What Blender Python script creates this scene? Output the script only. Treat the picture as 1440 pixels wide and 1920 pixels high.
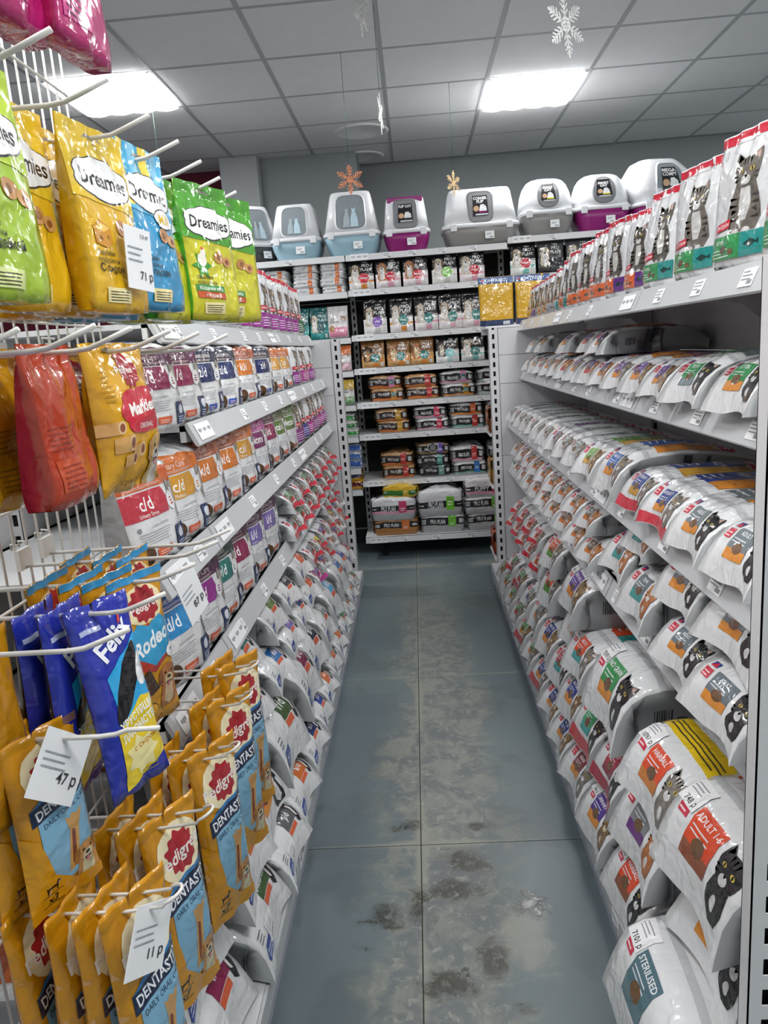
import bpy, bmesh, math, random
import numpy as np
from mathutils import Matrix, Vector

# ------------------------------------------------------------------ scene, camera, world, exposure
for o in list(bpy.data.objects):
    bpy.data.objects.remove(o)
scene = bpy.context.scene
C = scene.collection
CAMZ = 1.36
cam_data = bpy.data.cameras.new('camera')
cam_data.sensor_fit = 'HORIZONTAL'
cam_data.sensor_width = 36.0
cam_data.lens = 1412.6 * 36.0 / 1440.0
cam_data.clip_start = 0.02
cam = bpy.data.objects.new('camera', cam_data)
C.objects.link(cam)
cam.matrix_world = Matrix(((0.99670896, 0.06171114, 0.05256404, 0.0),
                           (0.03829437, 0.21307567, -0.97628495, 0.0),
                           (-0.07144777, 0.97508486, 0.21001124, CAMZ),
                           (0, 0, 0, 1)))
scene.camera = cam
world = bpy.data.worlds.new('world')
scene.world = world
world.use_nodes = True
world.node_tree.nodes['Background'].inputs[0].default_value = (0.72, 0.75, 0.78, 1)
world.node_tree.nodes['Background'].inputs[1].default_value = 0.06
scene.view_settings.view_transform = 'Standard'
scene.view_settings.look = 'None'
scene.view_settings.gamma = 1.0
scene.view_settings.use_curve_mapping = False
scene.view_settings.exposure = 0.0
scene.cycles.max_bounces = 5          # plenty for an opaque, evenly lit shop
scene.cycles.use_adaptive_sampling = True
scene.cycles.adaptive_threshold = 0.05
scene.cycles.diffuse_bounces = 3
scene.cycles.glossy_bounces = 2
scene.cycles.transmission_bounces = 2
scene.cycles.caustics_reflective = False
scene.cycles.caustics_refractive = False
LAMP_STRENGTH = 26.5
# the ceiling's square lamps, by tile column and row (the shop goes on behind the camera)
CX0, CY0, TILE, CEIL = -0.0769, 3.661, 0.6, 2.8585
LAMPS = [(1, 2), (-3, 1), (1, -2), (-3, -3), (5, 2), (5, -2), (1, -6), (-3, -7), (5, -6), (-1, -5), (3, -5)]  # last two are unseen lamps, added to brighten faces towards the camera

# ------------------------------------------------------------------ materials
def lin(c):
    if isinstance(c, str):
        c = c.lstrip('#')
        c = [int(c[i:i + 2], 16) / 255 for i in (0, 2, 4)]
    return tuple((v / 12.92 if v <= 0.04045 else ((v + 0.055) / 1.055) ** 2.4) for v in c) + (1.0,)

MATS = {}
def mat(name, color, rough=0.5, spec=0.5, metal=0.0, bump=0.0, bscale=40.0, bdist=0.002, emit=0.0, alpha=1.0, trans=0.0, var=0.0, vscale=3.0, coat=0.0):
    if name in MATS:
        return MATS[name]
    m = bpy.data.materials.new(name)
    m.use_nodes = True
    nt = m.node_tree
    b = nt.nodes['Principled BSDF']
    col = lin(color)
    b.inputs['Base Color'].default_value = col
    b.inputs['Roughness'].default_value = rough
    b.inputs['Specular IOR Level'].default_value = spec
    b.inputs['Metallic'].default_value = metal
    b.inputs['Alpha'].default_value = alpha
    b.inputs['Transmission Weight'].default_value = trans
    if emit:
        b.inputs['Emission Color'].default_value = col
        b.inputs['Emission Strength'].default_value = emit
    if coat:
        b.inputs['Coat Weight'].default_value = coat
        b.inputs['Coat Roughness'].default_value = 0.07
    tc = None
    if bump or var:
        tc = nt.nodes.new('ShaderNodeTexCoord')
    if bump:
        n = nt.nodes.new('ShaderNodeTexNoise')
        n.inputs['Scale'].default_value = bscale
        n.inputs['Detail'].default_value = 1.0
        n.inputs['Distortion'].default_value = 0.6
        bp = nt.nodes.new('ShaderNodeBump')
        bp.inputs['Strength'].default_value = bump
        bp.inputs['Distance'].default_value = bdist
        nt.links.new(tc.outputs['Object'], n.inputs['Vector'])
        nt.links.new(n.outputs['Fac'], bp.inputs['Height'])
        nt.links.new(bp.outputs['Normal'], b.inputs['Normal'])
        if coat:
            nt.links.new(bp.outputs['Normal'], b.inputs['Coat Normal'])
    if var:
        n2 = nt.nodes.new('ShaderNodeTexNoise')
        n2.inputs['Scale'].default_value = vscale
        n2.inputs['Detail'].default_value = 2.0
        mx = nt.nodes.new('ShaderNodeMix')
        mx.data_type = 'RGBA'
        mx.inputs[6].default_value = tuple(v * (1 - var) for v in col[:3]) + (1,)
        mx.inputs[7].default_value = tuple(min(1, v * (1 + var)) for v in col[:3]) + (1,)
        nt.links.new(tc.outputs['Object'], n2.inputs['Vector'])
        nt.links.new(n2.outputs['Fac'], mx.inputs[0])
        nt.links.new(mx.outputs[2], b.inputs['Base Color'])
    MATS[name] = m
    return m

def film(c):
    """printed plastic packaging film of one ink colour: glossy, softly crinkled"""
    return mat('film_' + c.lstrip('#'), c, rough=0.25, spec=0.4, bump=0.8, bscale=34.0, bdist=0.006, coat=0.8)

def fur(c):
    """printed animal photograph tone: mottled like fur, under the same glossy film"""
    return mat('fur_print_' + c.lstrip('#'), c, rough=0.25, spec=0.4, bump=0.8, bscale=34.0, bdist=0.006, coat=0.8, var=0.7, vscale=70.0)

def foil(c):
    return mat('foil_' + c.lstrip('#'), c, rough=0.36, spec=0.5, metal=0.1, bump=0.6, bscale=22.0, bdist=0.004)

# ------------------------------------------------------------------ object helpers
def link(o, parent=None):
    C.objects.link(o)
    if parent is not None:
        o.parent = parent
    return o

def mesh_np(name, verts, faces, mats, fm=None, smooth=True):
    me = bpy.data.meshes.new(name)
    me.from_pydata([tuple(v) for v in verts], [], [tuple(f) for f in faces])
    for m in mats:
        me.materials.append(m)
    if fm is not None and len(mats) > 1:
        me.polygons.foreach_set('material_index', np.asarray(fm, dtype=np.int32))
    if smooth:
        me.polygons.foreach_set('use_smooth', np.ones(len(me.polygons), dtype=bool))
    me.update()
    return me

def obj(name, me, parent=None, loc=None, rot=None):
    o = bpy.data.objects.new(name, me)
    link(o, parent)
    if loc is not None:
        o.location = loc
    if rot is not None:
        o.rotation_euler = rot
    return o

def empty(name, loc=(0, 0, 0), rotz=0.0):
    o = bpy.data.objects.new(name, None)
    o.empty_display_size = 0.05
    link(o)
    o.location = loc
    o.rotation_euler = (0, 0, rotz)
    return o

USED_LABELS = {}
def tag(o, label, cat, group=None):
    words = label.split()
    if not 4 <= len(words) <= 16:
        print('LABEL LENGTH', len(words), label)
    o['label'] = label
    o['category'] = cat
    if group:
        o['group'] = group
    USED_LABELS.setdefault(label, []).append(o.name)
    return o

def structure(o):
    o['kind'] = 'structure'
    return o

class MB:
    """collects boxes, tubes and polygons into ONE mesh"""
    def __init__(s):
        s.v, s.f, s.m = [], [], []
    def quad(s, pts, m=0):
        n = len(s.v); s.v += [tuple(p) for p in pts]; s.f.append(tuple(range(n, n + len(pts)))); s.m.append(m)
    def box(s, x0, x1, y0, y1, z0, z1, m=0, rot=None, piv=None):
        n = len(s.v)
        P = [(x, y, z) for z in (z0, z1) for y in (y0, y1) for x in (x0, x1)]
        if rot is not None:
            p0 = Vector(piv if piv else ((x0 + x1) / 2, (y0 + y1) / 2, (z0 + z1) / 2))
            P = [tuple(rot @ (Vector(p) - p0) + p0) for p in P]
        s.v += P
        for f in ((0, 2, 3, 1), (4, 5, 7, 6), (0, 1, 5, 4), (2, 6, 7, 3), (0, 4, 6, 2), (1, 3, 7, 5)):
            s.f.append(tuple(n + i for i in f)); s.m.append(m)
    def tube(s, pts, r, k=8, m=0, cap=True):
        pts = [Vector(p) for p in pts]
        n0 = len(s.v)
        prev = None
        for i, p in enumerate(pts):
            d = (pts[min(i + 1, len(pts) - 1)] - pts[max(i - 1, 0)]).normalized()
            if prev is None:
                a = d.orthogonal().normalized()
            else:
                a = (prev - d * prev.dot(d)).normalized()
            prev = a
            b = d.cross(a)
            for j in range(k):
                t = 2 * math.pi * j / k
                s.v.append(tuple(p + (a * math.cos(t) + b * math.sin(t)) * r))
        for i in range(len(pts) - 1):
            for j in range(k):
                a, b = n0 + i * k + j, n0 + i * k + (j + 1) % k
                s.f.append((a, b, b + k, a + k)); s.m.append(m)
        if cap:
            s.f.append(tuple(n0 + j for j in range(k))[::-1]); s.m.append(m)
            e = n0 + (len(pts) - 1) * k
            s.f.append(tuple(e + j for j in range(k))); s.m.append(m)
    def loft(s, rings, m=0, cap0=True, cap1=True):
        n0 = len(s.v); k = len(rings[0])
        for r in rings:
            s.v += [tuple(p) for p in r]
        for i in range(len(rings) - 1):
            for j in range(k):
                a, b = n0 + i * k + j, n0 + i * k + (j + 1) % k
                s.f.append((a, b, b + k, a + k)); s.m.append(m)
        if cap0:
            s.f.append(tuple(n0 + j for j in range(k))[::-1]); s.m.append(m)
        if cap1:
            e = n0 + (len(rings) - 1) * k
            s.f.append(tuple(e + j for j in range(k))); s.m.append(m)
    def mesh(s, name, mats, smooth=False):
        if not isinstance(mats, (list, tuple)):
            mats = [mats]
        return mesh_np(name, s.v, s.f, mats, s.m, smooth)
    def build(s, name, mats, parent=None, smooth=False, loc=None, rot=None):
        return obj(name, s.mesh(name, mats, smooth), parent, loc, rot)

def bevelled(o, w=0.004, seg=2):
    b = o.modifiers.new('bevel', 'BEVEL'); b.width = w; b.segments = seg; b.limit_method = 'ANGLE'
    return o

def rrect(w, d, r, cx=0, cy=0, n=4):
    """rounded rectangle ring in xy, counter-clockwise"""
    r = min(r, w / 2 - 1e-4, d / 2 - 1e-4)
    out = []
    for qx, qy, a0 in ((1, 1, 0), (-1, 1, 90), (-1, -1, 180), (1, -1, 270)):
        for i in range(n + 1):
            a = math.radians(a0 + 90 * i / n)
            out.append((cx + qx * (w / 2 - r) + r * math.cos(a), cy + qy * (d / 2 - r) + r * math.sin(a)))
    return out

# ------------------------------------------------------------------ bag bodies; each gives meshes plus printable grids
class Grid:
    """a printable patch: points on a u/v lattice; every cell is two triangles split along i - j = const"""
    def __init__(s, us, vs, P, W, H):
        s.us, s.vs, s.P, s.W, s.H = np.asarray(us, float), np.asarray(vs, float), P, W, H
        du = np.gradient(P, axis=1); dv = np.gradient(P, axis=0)
        N = np.cross(du, dv); N /= np.linalg.norm(N, axis=2, keepdims=True) + 1e-12
        s.N = N
    def many(s, ij, off):
        """ij: lattice coordinates (n,2); off: heights above the film (n)"""
        nu, nv = len(s.us) - 1, len(s.vs) - 1
        ij = np.clip(ij, 0, [nu, nv])
        i = np.minimum(ij[:, 0].astype(int), nu - 1); j = np.minimum(ij[:, 1].astype(int), nv - 1)
        a = (ij[:, 0] - i)[:, None]; b = (ij[:, 1] - j)[:, None]
        lo = a >= b
        def ev(Q):
            q00, q10, q01, q11 = Q[j, i], Q[j, i + 1], Q[j + 1, i], Q[j + 1, i + 1]
            return np.where(lo, q00 * (1 - a) + q10 * (a - b) + q11 * b, q00 * (1 - b) + q01 * (b - a) + q11 * a)
        n = ev(s.N)      # kept linear so that every printed layer stays parallel to its triangle
        return ev(s.P) + n * np.asarray(off)[:, None], n / (np.linalg.norm(n, axis=1, keepdims=True) + 1e-12)

def crinkle(U, V, seed, amp):
    r = np.random.RandomState(seed * 7 + 3)
    p = r.uniform(0, 6.28, 8); k = r.uniform(0.7, 1.3, 8)
    a = np.sin(3.0 * k[0] * U + 6.5 * k[1] * V + p[0]) * np.sin(5.0 * k[2] * V - 2.2 * U + p[1])
    b = np.sin(8.0 * k[3] * U - 6.0 * V + p[2]) * np.sin(10.0 * k[4] * V + 2 * U + p[3])
    c = np.sin(13.0 * k[5] * U + 9 * k[6] * V + p[4])
    return amp * (a + 0.6 * b + 0.25 * c)

BODY = {}
def pouch(w, h, t, seed=0, gusset=True, stand=True, top=0.10, nu=14, nv=18, header=False, foldtop=False, taper=0.0):
    key = ('pouch', w, h, t, seed, gusset, stand, top, header, foldtop, taper)
    if key in BODY:
        return BODY[key]
    us = np.linspace(-1, 1, nu + 1); vs = np.linspace(0, 1, nv + 1)
    U, V = np.meshgrid(us, vs)
    if stand:
        fv = (0.72 + 0.28 * np.clip(V / 0.12, 0, 1) ** 0.6) * np.clip((1 - top - V) / (1 - top) * 1.25, 0, 1) ** 0.55
    else:
        s = np.clip((V - 0.05) / (1 - 0.05 - top), 0, 1)
        fv = np.sin(np.pi * s) ** 0.5
    fu = 0.62 + 0.38 * (1 - U * U) if gusset else (1 - np.abs(U) ** 3.6) ** 0.75
    r = np.random.RandomState(seed + 11)
    cr = crinkle(U, V, seed, 0.045 * min(t, 0.06)) * (0.35 + fv)
    tens = 0.05 * min(t, 0.07) * np.sin(11 * U + r.uniform(0, 6)) * np.exp(-((1 - top - V) / 0.14) ** 2)
    tens += 0.04 * min(t, 0.07) * np.sin(9 * U + r.uniform(0, 6)) * np.exp(-(V / 0.10) ** 2)
    T = t / 2 * fu * fv
    X = w / 2 * U * (1 - (0.05 if gusset else 0.10) * fv) * (1 - taper * V)
    Z = h * V + 0 * U
    if stand:
        Z = Z + 0.012 * h * (np.abs(U) ** 4) * np.exp(-(V / 0.1) ** 2)
    else:
        edge = 0.010 * np.sin(U * 7 + seed) * (np.exp(-((1 - V) / 0.06) ** 2) + np.exp(-(V / 0.06) ** 2)) * h * 0.5
        Z = Z + edge
    lean = 0.02 * h * np.sin(2.2 * V + seed)
    Yf = -T + cr * (np.abs(U) < 0.99) + tens + lean
    Yb = T + crinkle(U, V, seed + 5, 0.03 * min(t, 0.06)) * (np.abs(U) < 0.99) + tens + lean
    if foldtop:   # the top tenth of the bag is folded back over the contents
        k = np.clip((V - 0.84) / 0.16, 0, 1)
        Z = Z - k * k * 0.09 * h
        Yf = Yf + k * t * 0.75
        Yb = np.maximum(Yb, Yf + 0.002) + 0 * k
    Pf = np.stack([X, Yf, Z], 2); Pb = np.stack([X, Yb + 0.0012, Z], 2)
    verts = list(Pf.reshape(-1, 3)) + list(Pb.reshape(-1, 3))
    n = (nu + 1) * (nv + 1)
    f, fm = [], []
    ix = lambda j, i, b=0: b * n + j * (nu + 1) + i
    for j in range(nv):
        for i in range(nu):
            f += [(ix(j, i), ix(j, i + 1), ix(j + 1, i + 1)), (ix(j, i), ix(j + 1, i + 1), ix(j + 1, i))]; fm += [0, 0]
            f.append((ix(j, i, 1), ix(j + 1, i, 1), ix(j + 1, i + 1, 1), ix(j, i + 1, 1))); fm.append(1)
    base = len(verts)
    for side, col in ((0, 0), (1, nu)):
        inset = 0.80 if gusset else 1.0
        mids = []
        for j in range(nv + 1):
            a, b = Pf[j, col], Pb[j, col]
            d = abs(b[1] - a[1])
            m = (a + b) / 2; m[0] *= 1 - min(0.35 * d / w, 0.2) * (1 if gusset else 0)
            mids.append(len(verts)); verts.append(m)
        for j in range(nv):
            q1 = (ix(j, col), ix(j + 1, col), mids[j + 1], mids[j]); q2 = (mids[j], mids[j + 1], ix(j + 1, col, 1), ix(j, col, 1))
            if side:
                q1, q2 = q1[::-1], q2[::-1]
            f += [q1, q2]; fm += [2, 2]
    for i in range(nu):
        f.append((ix(0, i + 1), ix(0, i), ix(0, i, 1), ix(0, i + 1, 1))); fm.append(2)
        f.append((ix(nv, i), ix(nv, i + 1), ix(nv, i + 1, 1), ix(nv, i, 1))); fm.append(0)
    BODY[key] = dict(key=key, v=verts, f=f, fm=fm, grids={'front': Grid((us + 1) / 2, vs, Pf, w, h)}, dims=(w, t, h))
    return BODY[key]

def lying(w, t, L, seed=0, nu=12, droop=0.3, lip=0.014):
    """a bag lying on its back, its end towards the aisle (-y): a white sheet over the top that hangs down over the
    end with flared corners, and grey gussets at the sides"""
    key = ('lying', w, t, L, seed, droop, lip)
    if key in BODY:
        return BODY[key]
    path = [(-lip * 2.0, 0.05), (-lip * 1.5, 0.22), (-lip * 0.8, 0.42), (0.002, 0.62), (0.020, 0.80), (0.050, 0.93), (0.092, 0.985), (0.15, 1.0)]
    for a in (0.45, 0.6, 0.72, 0.83, 0.92, 0.97, 1.0):
        path.append((a * L, [1.0, 0.97, 0.9, 0.78, 0.6, 0.42, 0.34][(0.45, 0.6, 0.72, 0.83, 0.92, 0.97, 1.0).index(a)]))
    py = np.array([p[0] for p in path]); pz = np.array([p[1] for p in path]) * t
    d = np.concatenate([[0], np.cumsum(np.hypot(np.diff(py), np.diff(pz)))])
    H = d[-1]; vs = d / H
    us = np.linspace(-1, 1, nu + 1)
    U, V = np.meshgrid(us, vs)
    Yp = np.repeat(py[:, None], nu + 1, 1); Zp = np.repeat(pz[:, None], nu + 1, 1)
    fr = np.exp(-(V * H / (0.7 * t)) ** 2)                  # 1 at the lip, 0 on top
    X = w / 2 * U * (0.97 - 0.05 * np.exp(-((V * H - 0.45 * t) / (0.3 * t)) ** 2) + 0.025 * np.exp(-(V * H / (0.25 * t)) ** 2))
    crown = 1 - 0.10 * np.abs(U) ** 5 * (1 - fr)
    Z = Zp * crown + crinkle(U, V, seed, 0.004) * (1 - 0.6 * fr)
    Y = Yp + 0.012 * (1 - np.abs(U) ** 2) * np.exp(-(V * H / (0.35 * t)) ** 2) - 0.004 * np.abs(U) ** 6 * fr + 0.003 * np.sin(4 * U + seed) * fr
    Z = Z + 0.05 * t * fr * np.sin(2.6 * U + seed) * np.exp(-(V * H / (0.3 * t)) ** 2)      # wavy hem
    Z = np.maximum(Z, 0.002)
    P = np.stack([X, Y, Z], 2)
    verts = list(P.reshape(-1, 3)); f, fm = [], []
    nr = len(vs); ix = lambda j, i: j * (nu + 1) + i
    for j in range(nr - 1):
        for i in range(nu):
            f += [(ix(j, i), ix(j, i + 1), ix(j + 1, i + 1)), (ix(j, i), ix(j + 1, i + 1), ix(j + 1, i))]; fm += [0, 0]
    grids = {'front': Grid((us + 1) / 2, vs, P, w, H)}
    # side gussets
    s0 = 4
    bott = {}
    for side, col, sg in ((0, 0, -1), (1, nu, 1)):
        cols = []
        for j in range(nr):
            top = P[j, col]
            y = max(top[1], 0.022) if j < s0 else top[1]
            zt = top[2]
            row = [top]
            for k, (dx, fz) in enumerate(((0.012, 0.72), (0.020 + 0.003 * math.sin(9 * y / L * 3 + seed), 0.40), (0.010, 0.0))):
                row.append(np.array([sg * (w / 2 * 0.95 - dx), y + (0.02 if j < s0 else 0) * (1 - fz), max(zt * fz, 0.0) if j >= s0 else max(zt, 0.002) * fz]))
            cols.append(row)
        SG = np.array(cols)      # rows along the bag, 4 points down
        idx = []
        for j in range(nr):
            rr = [ix(j, col)]
            for k in range(1, 4):
                rr.append(len(verts)); verts.append(SG[j, k])
            idx.append(rr)
        for j in range(nr - 1):
            for k in range(3):
                q = (idx[j][k], idx[j + 1][k], idx[j + 1][k + 1], idx[j][k + 1])
                q = q if side == 0 else q[::-1]
                f += ([(q[3], q[0], q[1]), (q[3], q[1], q[2])] if False else [(q[0], q[1], q[2]), (q[0], q[2], q[3])]); fm += [1, 1]
        bott[side] = [r[3] for r in idx]
        A = SG[s0 + 1:, ::-1, :].transpose(1, 0, 2)      # v up, u along
        if sg < 0:
            A = A[:, ::-1, :]
        yy = A[0, :, 1]; uu = np.abs(yy - yy[0]); uu = uu / uu[-1]
        grids['side_left' if sg < 0 else 'side_right'] = Grid(uu, [0, 0.4, 0.72, 1.0], A, L, t)
    for j in range(nr - 1):
        f.append((bott[0][j], bott[0][j + 1], bott[1][j + 1], bott[1][j])); fm.append(1)
    # inner end under the hem
    n0 = len(verts)
    verts += [np.array([-w * 0.44, 0.034, 0.0]), np.array([w * 0.44, 0.034, 0.0]), np.array([w * 0.44, 0.030, 0.6 * t]), np.array([-w * 0.44, 0.030, 0.6 * t])]
    f.append((n0, n0 + 1, n0 + 2, n0 + 3)); fm.append(1)
    e = nr - 1
    f.append(tuple([ix(e, i) for i in range(nu, -1, -1)] + [bott[0][e], bott[1][e]])); fm.append(1)
    BODY[key] = dict(key=key, v=verts, f=f, fm=fm, grids=grids, dims=(w, L, t), H=H, t=t)
    return BODY[key]

def sack(w, d, h, seed=0, nv=9, sag=0.3, ex=16.0):
    """a filled sack lying flat, seen from its side: soft box, flat underneath, bulging top"""
    key = ('sack', w, d, h, seed, sag, ex)
    if key in BODY:
        return BODY[key]
    na, nb = 16, 6
    def ring(v):
        prof = (1 - abs(2 * v - 1) ** 5) ** 0.5 * 0.035 + 0.965 if 0 < v < 1 else 0.965
        pts = []
        for i in range(na + 1):
            a = -1 + 2 * i / na
            y = -(1 - abs(a) ** ex) ** (1 / 2.2)
            pts.append((a, y))
        for i in range(1, nb):
            b = -1 + 2 * i / nb
            pts.append((1.0 - 0.0 * b, b) if False else ((1 - abs(b) ** ex) ** (1 / 2.2) * 0.02 + 0.98, b))
        for i in range(na + 1):
            a = 1 - 2 * i / na
            pts.append((a, (1 - abs(a) ** ex) ** (1 / 2.2)))
        for i in range(1, nb):
            b = 1 - 2 * i / nb
            pts.append((-((1 - abs(b) ** ex) ** (1 / 2.2) * 0.02 + 0.98), b))
        return np.array(pts), prof
    rows = []
    vs = np.linspace(0, 1, nv + 1)
    for v in vs:
        r, p = ring(v)
        x = r[:, 0] * w / 2 * p; y = r[:, 1] * d / 2 * p
        edge = np.maximum(np.abs(r[:, 0]), np.abs(r[:, 1]))
        z = h * v + 0 * x
        z = z - sag * h * v ** 2 * (0.55 * np.abs(r[:, 0]) ** 5)
        z = z + crinkle(r[:, 0] + 0.5 * r[:, 1], np.full_like(x, v), seed, 0.0035) * (0 < v)
        y = y + crinkle(r[:, 0], np.full_like(x, v), seed + 3, 0.003)
        rows.append(np.stack([x, y, z], 1))
    P = np.array(rows); k = P.shape[1]
    verts = list(P.reshape(-1, 3)); f, fm = [], []
    for j in range(nv):
        for i in range(k):
            a, b = j * k + i, j * k + (i + 1) % k
            f += [(a, b, b + k), (a, b + k, a + k)]; fm += [0 if i < na else 1] * 2
    # top in two shrinking rings
    e = nv * k
    topc = P[nv].mean(0)
    prev = [e + i for i in range(k)]
    for s, up in ((0.8, 0.05), (0.45, 0.09)):
        cur = []
        for i in range(k):
            p = topc + (P[nv, i] - topc) * s
            zz = P[nv, i, 2] * s + (h * (1 + up)) * (1 - s) + 0.004 * math.sin(5 * p[0] / w * 6 + seed)
            cur.append(len(verts)); verts.append(np.array([p[0], p[1], zz]))
        for i in range(k):
            f.append((prev[i], prev[(i + 1) % k], cur[(i + 1) % k], cur[i])); fm.append(2)
        prev = cur
    f.append(tuple(prev)); fm.append(2)
    f.append(tuple(range(k))[::-1]); fm.append(1)
    us = (P[nv // 2, :na + 1, 0] / P[nv // 2, na, 0] + 1) / 2
    us[0], us[-1] = 0, 1
    BODY[key] = dict(key=key, v=verts, f=f, fm=fm, grids={'front': Grid(us, vs, P[:, :na + 1], w, h)}, dims=(w, d, h))
    return BODY[key]
# ------------------------------------------------------------------ flat print: polygons and lettering laid onto a body's grid
_tc = bpy.data.curves.new('lettering_source', 'FONT'); _to = bpy.data.objects.new('lettering_source', _tc)
TXT = {}
def text2d(s, bold=0.0, shear=0.0, res=2):
    k = (s, bold, shear, res)
    if k not in TXT:
        _tc.body = s; _tc.offset = bold; _tc.shear = shear; _tc.resolution_u = res; _tc.size = 1.0
        m = _to.to_mesh()
        V = np.array([v.co[:2] for v in m.vertices]) if len(m.vertices) else np.zeros((0, 2))
        F = [tuple(p.vertices) for p in m.polygons]
        _to.to_mesh_clear()
        if len(V):
            V[:, 0] -= V[:, 0].min()
        TXT[k] = (V, F, V[:, 0].max() if len(V) else 0.0)
    return TXT[k]

# elements: every function returns dicts {v: 2D points in 0..1, f: faces, c: colour, part: name}
def R_(u0, v0, u1, v1, c, part=None):
    return [dict(v=[(u0, v0), (u1, v0), (u1, v1), (u0, v1)], f=[(0, 1, 2, 3)], c=c, part=part)]
def P_(pts, c, part=None):
    return [dict(v=list(pts), f=[tuple(range(len(pts)))], c=c, part=part)]
def E_(cx, cy, rx, ry, c, n=16, part=None, rot=0.0):
    ca, sa = math.cos(rot), math.sin(rot)
    pts = []
    for i in range(n):
        x, y = rx * math.cos(2 * math.pi * i / n), ry * math.sin(2 * math.pi * i / n)
        pts.append((cx + x * ca - y * sa, cy + x * sa + y * ca))
    return P_(pts, c, part)
def T_(s, cx, cy, h, c, maxw=0.9, bold=0.012, shear=0.0, rot=0.0, align='c', part=None, res=2):
    return [dict(text=s, cx=cx, cy=cy, h=h, c=c, maxw=maxw, bold=bold, shear=shear, rot=rot, align=align, part=part, res=res)]
def L_(u0, v0, u1, v1, n, c, ragged=0.25, seed=1, frac=0.45, part=None):
    """n lines of print too small to read, as thin strokes"""
    r = random.Random(seed); out = []
    dv = (v1 - v0) / n
    for i in range(n):
        a = v1 - (i + 1) * dv
        out += R_(u0, a, u1 - (u1 - u0) * ragged * r.random(), a + dv * frac, c, part)
    return out
def BAR_(u0, v0, u1, v1, c='#20242a', n=9, seed=2, part=None):
    r = random.Random(seed); out = []; w = (u1 - u0) / (2 * n)
    for i in range(n):
        a = u0 + 2 * i * w
        out += R_(a, v0, a + w * r.uniform(0.5, 1.6), v1, c, part)
    return out
def sub(els, u0, v0, u1, v1):
    """place a design drawn in 0..1 into a sub-rectangle"""
    out = []
    for e in els:
        e = dict(e)
        if 'v' in e:
            e['v'] = [(u0 + (u1 - u0) * x, v0 + (v1 - v0) * y) for x, y in e['v']]
        else:
            e['cx'] = u0 + (u1 - u0) * e['cx']; e['cy'] = v0 + (v1 - v0) * e['cy']
            e['h'] *= (v1 - v0); e['maxw'] *= (u1 - u0)
        out.append(e)
    return out

def furry(els, part=None):
    return [dict(x, fur=True, **({'part': part} if part else {})) for x in els]

def cat_(cx, cy, s, a, fur='#6d675f', dark='#38342f', light='#d8d3ca', eyes='#c9b04a', body=True):
    """head-on cat: ears, head, stripes, eyes, muzzle and (if body) chest; s = head half-width in u, a = W/H"""
    q = lambda x, y: (cx + s * x, cy + s * a * y)
    Q = lambda pts: [q(*p) for p in pts]
    e = []
    if body:
        e += P_(Q([(-.70, -.5), (-.95, -1.2), (-1.2, -2.1), (-1.25, -2.8), (-.8, -3.3), (.9, -3.3), (1.35, -2.7), (1.2, -1.9), (.95, -1.1), (.70, -.5)]), fur)
        e += P_(Q([(-.35, -.8), (-.5, -1.8), (-.3, -2.7), (.3, -2.7), (.5, -1.8), (.35, -.8)]), light)
        e += P_(Q([(-.9, -2.0), (-.55, -2.1), (-.95, -2.3)]), dark) + P_(Q([(.95, -2.0), (.55, -2.15), (.95, -2.35)]), dark)
        e += E_(*q(-.4, -3.35), .3 * s, .25 * s * a, light, 10) + E_(*q(.4, -3.35), .3 * s, .25 * s * a, light, 10)
    e += P_(Q([(-1, .15), (-.98, .75), (-.88, 1.15), (-.38, .78), (0, .84), (.38, .78), (.88, 1.15), (.98, .75), (1, .15), (.85, -.45), (.4, -.85), (-.4, -.85), (-.85, -.45)]), fur)
    e += P_(Q([(-.82, .55), (-.8, 1.05), (-.45, .75)]), '#b79a90') + P_(Q([(.82, .55), (.8, 1.05), (.45, .75)]), '#b79a90')
    for x in (-.3, 0, .3):
        e += P_(Q([(x - .06, .72), (x + .06, .72), (x * .8, .3)]), dark)
    for sg in (-1, 1):
        e += P_(Q([(sg * .97, -.1), (sg * .55, -.16), (sg * .93, -.22)]), dark) + P_(Q([(sg * .9, -.38), (sg * .5, -.38), (sg * .8, -.5)]), dark)
        if body:
            for yy in (-1.3, -1.7, -2.5):
                e += P_(Q([(sg * (1.0 - yy * .05), yy), (sg * .5, yy - .1), (sg * (1.0 - yy * .05), yy - .18)]), dark)
    e += E_(*q(0, -.46), .36 * s, .27 * s * a, light, 12)
    for x in (-.42, .42):
        e += E_(*q(x, .08), .17 * s, .13 * s * a, eyes, 10) + E_(*q(x, .08), .07 * s, .12 * s * a, '#111111', 8)
    e += P_(Q([(-.12, -.2), (.12, -.2), (0, -.38)]), '#8a4f4c')
    return e

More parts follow.
